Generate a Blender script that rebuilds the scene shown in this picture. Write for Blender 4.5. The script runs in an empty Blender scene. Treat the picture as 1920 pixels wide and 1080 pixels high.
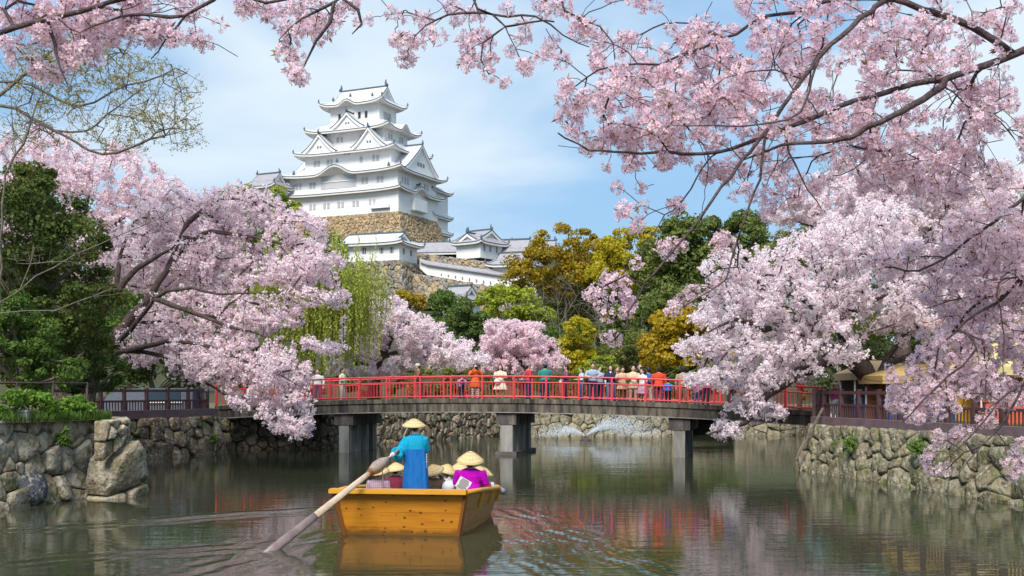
import bpy, bmesh, math, random
import numpy as np
from mathutils import Vector, Matrix, kdtree
from mathutils.geometry import tessellate_polygon
R = math.radians
sc = bpy.context.scene
COL = sc.collection

# ---------------------------------------------------------------- camera, sky, sun, exposure
F = 1920 * 40 / 36.0          # focal length in photo pixels
HZ, CX, CAMH = 730.0, 960.0, 3.1
cam_d = bpy.data.cameras.new('camera'); cam = bpy.data.objects.new('camera', cam_d); COL.objects.link(cam)
cam_d.sensor_width = 36; cam_d.lens = 40; cam_d.shift_y = 190 / 1920.0
cam_d.clip_start = 0.1; cam_d.clip_end = 6000
cam.location = (0, 0, CAMH); cam.rotation_euler = (R(90), 0, 0)
sc.camera = cam

SUN_EL, SUN_AZ = R(46), R(-162)      # azimuth from +Y, clockwise; sun stands behind the camera to the left
world = bpy.data.worlds.new('World'); sc.world = world; world.use_nodes = True
wn, wl = world.node_tree.nodes, world.node_tree.links
wn.clear()
wo = wn.new('ShaderNodeOutputWorld'); bg = wn.new('ShaderNodeBackground'); bg.inputs['Strength'].default_value = 0.15
sky = wn.new('ShaderNodeTexSky'); sky.sky_type = 'NISHITA'; sky.sun_disc = False
sky.sun_elevation = SUN_EL; sky.sun_rotation = SUN_AZ; sky.air_density = 1.3; sky.dust_density = 0.6; sky.ozone_density = 2.0
tc = wn.new('ShaderNodeTexCoord'); mp = wn.new('ShaderNodeMapping'); mp.inputs['Scale'].default_value = (1.7, 1.7, 5.6)
mp.inputs['Location'].default_value = (1.1, 8.8, 7.05)
nz = wn.new('ShaderNodeTexNoise'); nz.inputs['Scale'].default_value = 1.5; nz.inputs['Detail'].default_value = 5; nz.inputs['Roughness'].default_value = 0.48
nz.inputs['Distortion'].default_value = 0.5
cr = wn.new('ShaderNodeValToRGB'); cr.color_ramp.elements[0].position = 0.37; cr.color_ramp.elements[1].position = 0.68
cr.color_ramp.elements[0].color = (0.02, 0.02, 0.02, 1); cr.color_ramp.elements[1].color = (0.95, 0.95, 0.95, 1)
cr.color_ramp.interpolation = 'EASE'
mx = wn.new('ShaderNodeMix'); mx.data_type = 'RGBA'
mx.inputs[7].default_value = (1.50, 1.72, 1.90, 1)
wl.new(tc.outputs['Generated'], mp.inputs['Vector']); wl.new(mp.outputs[0], nz.inputs['Vector']); wl.new(nz.outputs['Fac'], cr.inputs['Fac'])
wl.new(cr.outputs['Color'], mx.inputs[0]); m0 = wn.new('ShaderNodeMix'); m0.data_type = 'RGBA'; m0.inputs[0].default_value = .94; m0.inputs[7].default_value = (.44, .84, 1.36, 1); wl.new(sky.outputs[0], m0.inputs[6]); wl.new(m0.outputs[2], mx.inputs[6]); wl.new(mx.outputs[2], bg.inputs['Color'])
wl.new(bg.outputs[0], wo.inputs['Surface'])

sun_d = bpy.data.lights.new('sun', 'SUN'); sun = bpy.data.objects.new('sun', sun_d); COL.objects.link(sun)
sun_d.energy = 1.4; sun_d.angle = R(28); sun_d.color = (1.0, 0.94, 0.85)
sdir = Vector((math.sin(SUN_AZ) * math.cos(SUN_EL), math.cos(SUN_AZ) * math.cos(SUN_EL), math.sin(SUN_EL)))
sun.rotation_euler = (-sdir).to_track_quat('-Z', 'Y').to_euler(); sun.location = (-40, -30, 60)

vs = sc.view_settings
sc.display_settings.display_device = 'sRGB'
vs.view_transform = 'Standard'; vs.look = 'None'; vs.exposure = 1.85; vs.gamma = 1.0; vs.use_curve_mapping = False
sc.cycles.use_denoising = True
try: sc.cycles.denoiser = 'OPENIMAGEDENOISE'
except Exception: pass
sc.cycles.max_bounces = 7; sc.cycles.diffuse_bounces = 4; sc.cycles.transmission_bounces = 4; sc.cycles.transparent_max_bounces = 8
sc.cycles.caustics_reflective = False; sc.cycles.caustics_refractive = False

# ---------------------------------------------------------------- helpers
def W(px, py, d):            # a photo pixel at distance d
    return Vector(((px - CX) / F * d, d, CAMH - (py - HZ) / F * d))
def WD(py, z=0.0):           # distance at which height z shows at row py
    return F * (CAMH - z) / (py - HZ)
def WG(px, py, z=0.0):
    return W(px, py, WD(py, z))
def zrow(py, d): return CAMH - (py - HZ) / F * d

ORG = {}
def org(o): return ORG.get(o.name, Vector((0, 0, 0)))
def tag(o, label=None, cat=None, group=None, kind=None):
    if label: o['label'] = label
    if cat: o['category'] = cat
    if group: o['group'] = group
    if kind: o['kind'] = kind
    return o
def thing(name, label, cat, loc, group=None):
    o = bpy.data.objects.new(name, None); COL.objects.link(o); o.location = loc; o.empty_display_size = .2
    ORG[o.name] = Vector(loc)
    return tag(o, label, cat, group)
def link(name, me, parent=None, mats=(), origin=None):
    o = bpy.data.objects.new(name, me); COL.objects.link(o)
    for m in mats:
        if m is not None: me.materials.append(m)
    base = org(parent) if parent else Vector((0, 0, 0))
    og = Vector(origin) if origin is not None else base
    ORG[o.name] = og
    if parent: o.parent = parent
    o.location = og - base
    return o
def np_mesh(name, V, Q, smooth=False, mat_idx=None):
    """numpy verts (n,3) and faces (m,k) -> mesh"""
    me = bpy.data.meshes.new(name); V = np.asarray(V, np.float32); Q = np.asarray(Q, np.int32); m, k = Q.shape
    me.vertices.add(len(V)); me.vertices.foreach_set('co', V.ravel())
    me.loops.add(m * k); me.loops.foreach_set('vertex_index', Q.ravel())
    me.polygons.add(m); me.polygons.foreach_set('loop_start', np.arange(0, m * k, k, dtype=np.int32))
    if mat_idx is not None: me.polygons.foreach_set('material_index', np.asarray(mat_idx, np.int32))
    me.polygons.foreach_set('use_smooth', np.full(m, smooth, bool))
    me.update(calc_edges=True)
    return me

class MB:
    """collects shapes in world coordinates; build() links them as one mesh object"""
    def __init__(s): s.v = []; s.f = []; s.sm = []; s.mi = []; s.cur = 0
    def add(s, vs, fs, smooth=False):
        n = len(s.v); s.v += [tuple(p) for p in vs]
        for f in fs: s.f.append([i + n for i in f]); s.sm.append(smooth); s.mi.append(s.cur)
        return s
    def box(s, c, sz, U=(1, 0, 0), V=(0, 1, 0), N=(0, 0, 1)):
        c = Vector(c); U = Vector(U) * sz[0] / 2; V = Vector(V) * sz[1] / 2; N = Vector(N) * sz[2] / 2
        p = [c + a * U + b * V + k * N for k in (-1, 1) for a, b in ((-1, -1), (1, -1), (1, 1), (-1, 1))]
        return s.add(p, [(3, 2, 1, 0), (4, 5, 6, 7), (0, 1, 5, 4), (1, 2, 6, 5), (2, 3, 7, 6), (3, 0, 4, 7)])
    def beam(s, a, b, w, h, up=(0, 0, 1)):
        a, b = Vector(a), Vector(b); d = b - a; L = d.length; d.normalize()
        sd = d.cross(Vector(up)); sd.normalize(); u = sd.cross(d)
        return s.box((a + b) / 2, (L, w, h), d, sd, u)
    def tube(s, pts, rad, n=8, cap=True, smooth=True, flat=1.0, up=None):
        pts = [Vector(p) for p in pts]; k = len(pts)
        if not hasattr(rad, '__len__'): rad = [rad] * k
        vs = []; prev = Vector(up) if up is not None else None
        for i, p in enumerate(pts):
            d = (pts[min(i + 1, k - 1)] - pts[max(i - 1, 0)])
            if d.length < 1e-9: d = Vector((0, 0, 1))
            d.normalize()
            if prev is None: prev = Vector((0, 0, 1)) if abs(d.z) < .9 else Vector((1, 0, 0))
            a = d.cross(prev)
            if a.length < 1e-6: a = d.orthogonal()
            a.normalize(); b = a.cross(d); prev = b
            r = rad[i]
            for j in range(n):
                t = 2 * math.pi * j / n
                vs.append(p + a * (math.cos(t) * r) + b * (math.sin(t) * r * flat))
        fs = []
        for i in range(k - 1):
            for j in range(n):
                j2 = (j + 1) % n
                fs.append((i * n + j, i * n + j2, (i + 1) * n + j2, (i + 1) * n + j))
        if cap: fs.append(tuple(range(n - 1, -1, -1))); fs.append(tuple(range((k - 1) * n, k * n)))
        return s.add(vs, fs, smooth)
    def lathe(s, c, prof, n=24, smooth=True, ax=None, cap=False):
        """prof: list of (radius, height); ax = optional (X, Y, Z) axes"""
        c = Vector(c); X, Y, Z = [Vector(q) for q in (ax or ((1, 0, 0), (0, 1, 0), (0, 0, 1)))]
        vs = [c + X * (r * math.cos(2 * math.pi * j / n)) + Y * (r * math.sin(2 * math.pi * j / n)) + Z * h for r, h in prof for j in range(n)]
        fs = [(i * n + j, i * n + (j + 1) % n, (i + 1) * n + (j + 1) % n, (i + 1) * n + j) for i in range(len(prof) - 1) for j in range(n)]
        if cap: fs.append(tuple(range((len(prof) - 1) * n, len(prof) * n))); fs.append(tuple(range(n - 1, -1, -1)))
        return s.add(vs, fs, smooth)
    def ell(s, c, r, n=12, m=8, rot=None):
        c = Vector(c); vs = []
        for i in range(m + 1):
            ph = math.pi * i / m
            for j in range(n):
                t = 2 * math.pi * j / n
                p = Vector((r[0] * math.sin(ph) * math.cos(t), r[1] * math.sin(ph) * math.sin(t), r[2] * math.cos(ph)))
                vs.append(c + (rot @ p if rot is not None else p))
        fs = [(i * n + j, (i + 1) * n + j, (i + 1) * n + (j + 1) % n, i * n + (j + 1) % n) for i in range(m) for j in range(n)]
        return s.add(vs, fs, True)
    def grid(s, P, smooth=True, flip=False):
        """P[i][j] points"""
        n, m = len(P), len(P[0]); vs = [q for r in P for q in r]
        fs = [(i * m + j, i * m + j + 1, (i + 1) * m + j + 1, (i + 1) * m + j) for i in range(n - 1) for j in range(m - 1)]
        if flip: fs = [f[::-1] for f in fs]
        return s.add(vs, fs, smooth)
    def poly(s, pts): return s.add(pts, [tuple(range(len(pts)))])
    def mesh(s, name, off=Vector((0, 0, 0))):
        me = bpy.data.meshes.new(name); ox, oy, oz = off
        me.from_pydata([(x - ox, y - oy, z - oz) for x, y, z in s.v], [], s.f)
        me.polygons.foreach_set('use_smooth', s.sm); me.polygons.foreach_set('material_index', s.mi)
        me.update(); return me
    def build(s, name, mat, parent=None, origin=None):
        og = Vector(origin) if origin is not None else (org(parent) if parent else Vector((0, 0, 0)))
        return link(name, s.mesh(name, og), parent, mat if isinstance(mat, (list, tuple)) else [mat], og)

# ---------------------------------------------------------------- materials
def M(name, cols, rough=.8, rnd=None, nscale=2.0, nmix=.5, bump=0, bscale=12, trans=0, spec=.3, ndetail=4, stretch=(1, 1, 1), sheen=0):
    m = bpy.data.materials.new(name); m.use_nodes = True; n, l = m.node_tree.nodes, m.node_tree.links; n.clear()
    out = n.new('ShaderNodeOutputMaterial'); bs = n.new('ShaderNodeBsdfPrincipled')
    bs.inputs['Roughness'].default_value = rough; bs.inputs['Specular IOR Level'].default_value = spec
    if not isinstance(cols[0], (tuple, list)): cols = [cols]
    tcn = n.new('ShaderNodeTexCoord'); mpn = n.new('ShaderNodeMapping'); mpn.inputs['Scale'].default_value = stretch
    l.new(tcn.outputs['Object'], mpn.inputs['Vector'])
    fac = None
    if len(cols) > 1:
        nzz = n.new('ShaderNodeTexNoise'); nzz.inputs['Scale'].default_value = nscale; nzz.inputs['Detail'].default_value = ndetail
        nzz.inputs['Roughness'].default_value = .6
        l.new(mpn.outputs[0], nzz.inputs['Vector'])
        st = n.new('ShaderNodeMapRange'); st.inputs['From Min'].default_value = .3; st.inputs['From Max'].default_value = .7
        l.new(nzz.outputs['Fac'], st.inputs['Value']); fac = st.outputs[0]
        if rnd:
            ri = n.new('ShaderNodeObjectInfo').outputs['Random'] if rnd == 'object' else n.new('ShaderNodeNewGeometry').outputs['Random Per Island']
            mxn = n.new('ShaderNodeMix'); mxn.inputs[0].default_value = nmix
            l.new(ri, mxn.inputs[2]); l.new(fac, mxn.inputs[3]); fac = mxn.outputs[0]
        ramp = n.new('ShaderNodeValToRGB'); e = ramp.color_ramp.elements
        for i, c in enumerate(cols):
            q = e[i] if i < 2 else e.new(1.0)
            q.position = i / (len(cols) - 1); q.color = (*c, 1)
        l.new(fac, ramp.inputs['Fac']); colour = ramp.outputs['Color']
        l.new(colour, bs.inputs['Base Color'])
    else:
        bs.inputs['Base Color'].default_value = (*cols[0], 1); colour = None
    if bump:
        bn = n.new('ShaderNodeTexNoise'); bn.inputs['Scale'].default_value = bscale; bn.inputs['Detail'].default_value = 5
        l.new(mpn.outputs[0], bn.inputs['Vector'])
        bp = n.new('ShaderNodeBump'); bp.inputs['Strength'].default_value = bump; bp.inputs['Distance'].default_value = .05
        l.new(bn.outputs['Fac'], bp.inputs['Height']); l.new(bp.outputs[0], bs.inputs['Normal'])
    last = bs.outputs[0]
    if trans:
        tr = n.new('ShaderNodeBsdfTranslucent'); ms = n.new('ShaderNodeMixShader'); ms.inputs[0].default_value = trans
        if colour is not None: l.new(colour, tr.inputs['Color'])
        else: tr.inputs['Color'].default_value = (*cols[0], 1)
        l.new(last, ms.inputs[1]); l.new(tr.outputs[0], ms.inputs[2]); last = ms.outputs[0]
    l.new(last, out.inputs['Surface'])
    return m

def stone_mat(name, cols, rnd, moss=True, top=2.2, scale=1.0):
    """natural stone: a tone for each stone, mottled grain, pale lichen spots, moss patches low down"""
    m = M(name, cols, rough=.9, rnd=rnd, nscale=1.6 * scale, nmix=.45, bump=1.0, bscale=6 * scale, ndetail=7, spec=.15)
    n, l = m.node_tree.nodes, m.node_tree.links
    bs = [q for q in n if q.type == 'BSDF_PRINCIPLED'][0]; src = bs.inputs['Base Color'].links[0].from_socket
    for q in n:
        if q.type == 'BUMP': q.inputs['Distance'].default_value = .12 / scale
    geo = n.new('ShaderNodeNewGeometry')
    def spots(scale, lo, hi):
        t = n.new('ShaderNodeTexNoise'); t.inputs['Scale'].default_value = scale; t.inputs['Detail'].default_value = 6; t.inputs['Roughness'].default_value = .65
        l.new(geo.outputs['Position'], t.inputs['Vector'])
        r = n.new('ShaderNodeMapRange'); r.inputs['From Min'].default_value = lo; r.inputs['From Max'].default_value = hi
        l.new(t.outputs['Fac'], r.inputs['Value']); return r.outputs[0]
    def over(a, fac, c):
        x = n.new('ShaderNodeMix'); x.data_type = 'RGBA'; l.new(fac, x.inputs[0]); l.new(a, x.inputs[6]); x.inputs[7].default_value = (*c, 1); return x.outputs[2]
    src = over(src, spots(3.3 * scale, .52, .68), (.075, .058, .036))
    src = over(src, spots(6.1 * scale, .53, .63), (.38, .36, .29))
    if moss: src = over(src, spots(1.4 * scale, .53, .66), (.085, .10, .03))
    l.new(src, bs.inputs['Base Color'])
    return m

m_bark = M('bark_cherry', [(.035, .022, .02), (.075, .05, .045), (.12, .09, .08)], .85, nscale=9, bump=.6, bscale=30)
m_bark_grey = M('bark_grey', [(.09, .075, .06), (.2, .17, .13)], .85, nscale=6, bump=.5, bscale=20)
m_bark_near = M('bark_near', [(.03, .016, .018), (.065, .04, .042), (.12, .085, .085)], .6, nscale=14, bump=.5, bscale=45, stretch=(1, 1, 1), spec=.35)
m_plaster = M('white_plaster', [(.72, .71, .70), (.80, .79, .78)], .85, nscale=.5)
m_roofwhite = M('white_roof_tile', [(.47, .48, .51), (.62, .63, .66)], .8, nscale=2.5, bump=.6, bscale=3, stretch=(1, 1, .4))
m_roofgrey = M('grey_roof_tile', [(.22, .22, .25), (.34, .33, .36), (.28, .27, .27)], .75, nscale=1.0, bump=.3, bscale=4)
m_trim = M('dark_tile_trim', [(.05, .08, .10), (.10, .135, .16)], .7, nscale=2)
m_soffit = M('soffit_plaster', [(.62, .57, .53), (.72, .68, .64)], .85, nscale=1.5)
m_win = M('window_bars_grey', (.20, .21, .24), .8)
m_windark = M('window_dark', (.03, .05, .07), .3)
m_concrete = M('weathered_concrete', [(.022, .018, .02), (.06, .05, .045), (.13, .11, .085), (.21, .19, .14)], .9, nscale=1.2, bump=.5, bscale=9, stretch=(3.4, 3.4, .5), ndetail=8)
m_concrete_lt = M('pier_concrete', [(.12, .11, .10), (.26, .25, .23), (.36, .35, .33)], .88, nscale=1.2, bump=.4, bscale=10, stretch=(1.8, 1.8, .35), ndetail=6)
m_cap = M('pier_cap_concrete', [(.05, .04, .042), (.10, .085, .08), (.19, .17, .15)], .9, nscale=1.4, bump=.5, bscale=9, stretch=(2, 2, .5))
m_red = M('red_paint', [(.56, .035, .045), (.66, .06, .065)], .42, nscale=3, spec=.5)
m_fence = M('brown_fence', [(.062, .028, .03), (.10, .05, .05)], .6, nscale=4, bump=.2, bscale=20)
m_kerb = M('purple_kerb', [(.12, .075, .085), (.17, .115, .125)], .8, nscale=2.2, bump=.3)
m_iron = M('brown_pipe', [(.05, .032, .028), (.085, .055, .045)], .6, nscale=6)
m_grass = M('grass_blade', [(.05, .11, .015), (.09, .17, .025), (.15, .2, .045)], .7, rnd='island', nmix=.4, nscale=.8, trans=.3)
m_ground = M('earth', [(.10, .075, .045), (.15, .12, .07), (.09, .11, .035)], .95, nscale=.5, bump=.6, bscale=5)
m_hill = M('hill_earth', [(.035, .045, .015), (.07, .065, .03)], .95, nscale=.1, bump=.5, bscale=1)
m_stone_r = stone_mat('stone_olive', [(.12, .095, .055), (.20, .165, .095), (.29, .25, .165), (.16, .145, .10), (.24, .195, .11)], 'object')
m_stone_l = stone_mat('stone_tan', [(.29, .22, .13), (.42, .35, .24), (.22, .17, .11), (.48, .43, .34), (.36, .28, .17)], 'object')
m_stone_f = stone_mat('stone_brown', [(.17, .115, .075), (.26, .19, .12), (.12, .085, .065), (.33, .27, .19), (.21, .17, .12)], 'object')
m_stone_y = stone_mat('stone_yellow', [(.22, .18, .105), (.31, .27, .18), (.17, .15, .10), (.35, .31, .22)], 'object', moss=False)
m_joint = M('joint_earth', [(.03, .026, .02), (.055, .048, .03)], 1.0, nscale=2)
# ---------------------------------------------------------------- stone walls
def clip_half(poly, px, py, nx, ny):
    out = []; n = len(poly)
    for i in range(n):
        a, b = poly[i], poly[(i + 1) % n]
        da = (a[0] - px) * nx + (a[1] - py) * ny; db = (b[0] - px) * nx + (b[1] - py) * ny
        if da <= 0: out.append(a)
        if (da < 0) != (db < 0) and abs(da - db) > 1e-12:
            t = da / (da - db); out.append((a[0] + (b[0] - a[0]) * t, a[1] + (b[1] - a[1]) * t))
    return out
def stone_cells(L, H, cell, rng, aspect=1.25, irr=.42, shear=0.0, var=.25):
    """power-diagram cells that tile the rectangle L x H"""
    nx, ny = max(1, round(L / (cell * aspect))), max(1, round(H / cell)); S = []
    for j in range(ny):
        for i in range(nx):
            if rng.random() < .08: continue
            u = (i + .5 + (.5 if j % 2 else 0) + rng.uniform(-irr, irr)) * L / nx; v = (j + .5 + rng.uniform(-irr, irr)) * H / ny
            S.append((u, v, rng.uniform(-var, var) * cell * cell))
    cells = []
    for i, (x, y, w) in enumerate(S):
        P = [(0, 0), (L, 0), (L, H), (0, H)]
        for j, (x2, y2, w2) in enumerate(S):
            if i == j: continue
            dx, dy = x2 - x + shear * (y2 - y), y2 - y
            if dx * dx + dy * dy > (4.2 * cell) ** 2: continue
            dd = math.hypot(x2 - x, y2 - y)
            if dd < 1e-6: continue
            t = .5 + (w - w2) / (2 * dd * dd)
            P = clip_half(P, x + (x2 - x) * t, y + (y2 - y) * t, (x2 - x), (y2 - y))
            if len(P) < 3: break
        if len(P) < 3: continue
        ar = .5 * abs(sum(P[k][0] * P[(k + 1) % len(P)][1] - P[(k + 1) % len(P)][0] * P[k][1] for k in range(len(P))))
        if ar > .03 * cell * cell: cells.append(P)
    return cells
def stone_shape(P, rng, gap, depth, dome):
    """one boulder: rings from its buried edge to a domed, tilted face, in (u, v, w)"""
    cx = sum(p[0] for p in P) / len(P); cy = sum(p[1] for p in P) / len(P)
    Q = []
    for k in range(len(P)):                        # round the corners
        a, b = P[k], P[(k + 1) % len(P)]
        if math.hypot(a[0] - b[0], a[1] - b[1]) < 1e-4: continue
        Q.append((a[0] * .9 + b[0] * .1, a[1] * .9 + b[1] * .1)); Q.append((a[0] * .1 + b[0] * .9, a[1] * .1 + b[1] * .9))
    if len(Q) < 4: return None
    r = max(.05, sum(math.hypot(q[0] - cx, q[1] - cy) for q in Q) / len(Q))
    k0 = max(.5, 1 - gap / r); tu, tv = rng.uniform(-.3, .3), rng.uniform(-.28, .34)
    V = []; n = len(Q); prot = rng.uniform(.45, 1.25) * dome
    for s, w in ((k0, -depth), (k0, prot * .45), (k0 * .93, prot * .85), (k0 * .62, prot)):
        for q in Q:
            du, dv = (q[0] - cx) * s, (q[1] - cy) * s; jt = .035 * r
            V.append((cx + du + rng.uniform(-jt, jt), cy + dv + rng.uniform(-jt, jt), w + (tu * du + tv * dv if w > 0 else 0) + (rng.uniform(-jt, jt) if w > 0 else 0)))
    V.append((cx, cy, prot * 1.02))
    fs = [(i * n + j, i * n + (j + 1) % n, (i + 1) * n + (j + 1) % n, (i + 1) * n + j) for i in range(3) for j in range(n)]
    fs += [(3 * n + j, 3 * n + (j + 1) % n, 4 * n) for j in range(n)]
    return V, fs
def stone_wall(root, bl, br, tr, tl, cell, mat, seed, dome=.12, depth=.25, gap=.025, aspect=1.25, joined=None, piece='stone', back=True, irr=.42, var=.25):
    """stones over the quad bl-br-tr-tl (seen from outside, left to right)"""
    rng = random.Random(seed); bl, br, tr, tl = map(Vector, (bl, br, tr, tl))
    L = ((br - bl).length + (tr - tl).length) / 2; H = ((tl - bl).length + (tr - br).length) / 2
    N = (br - bl).cross(tl - bl).normalized()
    def mp(u, v, w):
        a, b = u / L, v / H
        return (bl * (1 - a) + br * a) * (1 - b) + (tl * (1 - a) + tr * a) * b + N * w
    if back: MB().grid([[mp(0, 0, -.1), mp(L, 0, -.1)], [mp(0, H, -.1), mp(L, H, -.1)]]).build('wall_core', m_joint, root)
    for P in stone_cells(L, H, cell, rng, aspect, irr, var=var):
        g = stone_shape(P, rng, gap, depth, dome)
        if g is None: continue
        vs = [mp(*p) for p in g[0]]
        if joined is not None: joined.add(vs, g[1], True)
        else:
            c = sum(vs, Vector()) / len(vs)
            MB().add(vs, g[1], True).build(piece, mat, root, c)

# ---------------------------------------------------------------- water
def V2(px, py): p = WG(px, py); return (p.x, p.y)
BR_A = Vector((-15.0, 57.4, 0)); BR_B = Vector((13.6, 50.0, 0))     # the bridge's near edge
rngw = np.random.default_rng(3)
gx = np.concatenate([np.linspace(-70, -13, 16)[:-1], np.arange(-13, 14.01, .11), np.linspace(14, 70, 16)[1:]])
gy = np.concatenate([np.linspace(-40, 17, 10)[:-1], np.arange(17, 36, .11), np.linspace(36, 95, 60)])
X, Y = np.meshgrid(gx, gy)
def arm(x0, y0, x1, y1, A, lam, nw, side, fade=1.0):
    dx, dy = x1 - x0, y1 - y0; L = math.hypot(dx, dy); dx /= L; dy /= L
    t = (X - x0) * dx + (Y - y0) * dy; s = ((X - x0) * (-dy) + (Y - y0) * dx) * side
    s = s + .10 * np.sin(t * 1.7) + .05 * np.sin(t * 4.3 + 1)
    env = np.clip(t / 1.2, 0, 1) * np.clip((L - t) / (L * .6), 0, 1) ** fade
    w = nw * lam
    return A * env * np.exp(-((s - w * .35) / (w * .55)) ** 2) * np.cos(2 * np.pi * s / lam)
Z = arm(-0.35, 29.5, 2.4, 17.0, .017, .42, 2.6, 1) + arm(-4.3, 29.3, -12.5, 23.2, .022, .85, 1.3, -1)
Z += arm(-4.9, 22.2, -9.5, 19.6, .016, .7, 1.6, -1) + arm(-3.3, 25.0, -4.8, 17.0, .014, .55, 3.0, -1)
Z += arm(-1.0, 25.0, 0.2, 17.0, .014, .35, 5.0, 1)
wat = link('water', np_mesh('water', np.stack([X.ravel(), Y.ravel(), Z.ravel()], 1),
    (np.arange(len(gy) - 1)[:, None, None] * len(gx) + np.arange(len(gx) - 1)[None, :, None] + np.array([0, 1, 1 + len(gx), len(gx)])).reshape(-1, 4), True))
m_water = bpy.data.materials.new('water'); m_water.use_nodes = True
n, l = m_water.node_tree.nodes, m_water.node_tree.links; bs = n['Principled BSDF']
bs.inputs['Base Color'].default_value = (.038, .042, .024, 1); bs.inputs['Roughness'].default_value = .012; bs.inputs['IOR'].default_value = 1.33
bs.inputs['Specular IOR Level'].default_value = .5
geo = n.new('ShaderNodeNewGeometry'); hs = []
for scl, st, amp in ((1.0, (.55, 2.6, 1), 1.0), (3.2, (.6, 2.2, 1), .35), (.22, (1, 1.6, 1), 1.6)):
    mp_ = n.new('ShaderNodeMapping'); mp_.inputs['Scale'].default_value = st; t = n.new('ShaderNodeTexNoise')
    t.inputs['Scale'].default_value = scl; t.inputs['Detail'].default_value = 3; t.inputs['Roughness'].default_value = .5
    l.new(geo.outputs['Position'], mp_.inputs['Vector']); l.new(mp_.outputs[0], t.inputs['Vector'])
    k = n.new('ShaderNodeMath'); k.operation = 'MULTIPLY'; k.inputs[1].default_value = amp; l.new(t.outputs['Fac'], k.inputs[0]); hs.append(k.outputs[0])
a1 = n.new('ShaderNodeMath'); l.new(hs[0], a1.inputs[0]); l.new(hs[1], a1.inputs[1])
a2 = n.new('ShaderNodeMath'); l.new(a1.outputs[0], a2.inputs[0]); l.new(hs[2], a2.inputs[1])
bp = n.new('ShaderNodeBump'); bp.inputs['Strength'].default_value = 1.0; bp.inputs['Distance'].default_value = .0055
l.new(a2.outputs[0], bp.inputs['Height']); l.new(bp.outputs[0], bs.inputs['Normal'])
wat.data.materials.append(m_water); tag(wat, kind='structure')
bed = MB().poly([(-90, -60, -1.5), (90, -60, -1.5), (90, 100, -1.5), (-90, 100, -1.5)]).build('moat_bed_ground', m_joint); tag(bed, kind='structure')

# ---------------------------------------------------------------- banks and hill
# waterline corners measured from the photograph
NL0, NL1 = WG(-330, 1000), WG(272, 928)               # near bank, wall beside the shrubs
SL0, SL1 = WG(215, 866), WG(425, 849)                 # wall under the brown fence
SL2 = Vector((-15.3, 58.5, 0))
FL1, FL2 = WG(600, 842), WG(935, 816.5)
FR0, FR1, FR2 = WG(985, 818.5), WG(1260, 817.5), WG(1540, 816)
RC, RN = WG(1491, 880), WG(1925, 949)                 # wall under the long brown fence
RD = (RN - RC).normalized(); RE = RN + RD * 18
RB = Vector((14.3, 51.5, 0))
ZL, ZS, ZR, ZF = 2.25, 1.80, 1.74, 2.0
def up(p, z, back):  return Vector((p.x + back[0], p.y + back[1], z))
def ground_poly(name, pts, z, mat):
    P = [Vector((x, y, z)) for x, y in pts]; tri = tessellate_polygon([P])
    me = bpy.data.meshes.new(name); me.from_pydata(P, [], [t if (P[t[1]] - P[t[0]]).cross(P[t[2]] - P[t[0]]).z > 0 else t[::-1] for t in tri])
    o = link(name, me, None, [mat]); tag(o, kind='structure'); return o
land = [(-1500, -40), (-26, 8), (NL0.x - 1.1, NL0.y + .7), (NL1.x - 1.7, NL1.y + .2), (NL1.x - 1.9, NL1.y + 1.2), (-19.5, 42), (SL0.x - .4, SL0.y + .1), (SL1.x - .5, SL1.y + .1), (SL2.x - .4, SL2.y),
        (FL1.x - .2, FL1.y + .6), (FL2.x - .1, FL2.y + .6), (FR0.x, FR0.y + .6), (FR1.x, FR1.y + .6), (FR2.x, FR2.y + .6), (RB.x + 2.2, RB.y + 6), (RB.x + .5, RB.y), (RC.x + .75, RC.y + .3), (RN.x + .6, RN.y + .1),
        (RE.x + .6, RE.y), (32, 4), (1500, -40), (1500, 3000), (-1500, 3000)]
ground_poly('ground', land, 1.74, m_ground)
near = ground_poly('near_bank_ground', [(-60, -60), (60, -60), (60, 6.5), (-60, 6.5)], 1.45, m_ground)
MB().poly([(-60, 6.5, -1.4), (60, 6.5, -1.4), (60, 6.5, 1.45), (-60, 6.5, 1.45)]).build('bank_face', m_joint, near)
# raised earth behind the near stone wall
def earth_top(name, pts, z):
    ground_poly(name, [(p[0], p[1]) for p in pts], z, m_ground)
earth_top('raised_bank_ground', [(NL0.x - .55, NL0.y + .1), (NL1.x - .95, NL1.y - .1), (NL1.x - 1.6, NL1.y + 1.6), (-19.8, 41.5), (-45, 40), (-45, 15)], ZL - .03)
gxx = np.linspace(-330, 330, 90); gyy = np.linspace(100, 620, 80); HX, HY = np.meshgrid(gxx, gyy)
def sstep(t): t = np.clip(t, 0, 1); return t * t * (3 - 2 * t)
def hill_z(x, y):
    f = sstep((y - 185) / 125.) * sstep((620 - y) / 200.)
    return 1.0 + 34 * f * np.exp(-(np.maximum(np.abs(x + 35) - 55, 0) / 75.) ** 2) + 5 * sstep((y - 95) / 60.) * np.exp(-((x - 25) / 70.) ** 2)
HZZ = hill_z(HX, HY) + .8 * np.sin(HX * .09) * np.cos(HY * .07)
tag(link('hill', np_mesh('hill', np.stack([HX.ravel(), HY.ravel(), HZZ.ravel()], 1),
    (np.arange(79)[:, None, None] * 90 + np.arange(89)[None, :, None] + np.array([0, 1, 91, 90])).reshape(-1, 4), True), None, [m_hill]), kind='structure')

# ---------------------------------------------------------------- retaining walls
def wall_thing(label, p): return tag(thing('retaining_wall', label, 'wall', (p.x, p.y, 0), 'stone retaining walls of the moat'), kind='thing')
def base(p): return Vector((p.x, p.y, -.25))
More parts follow.
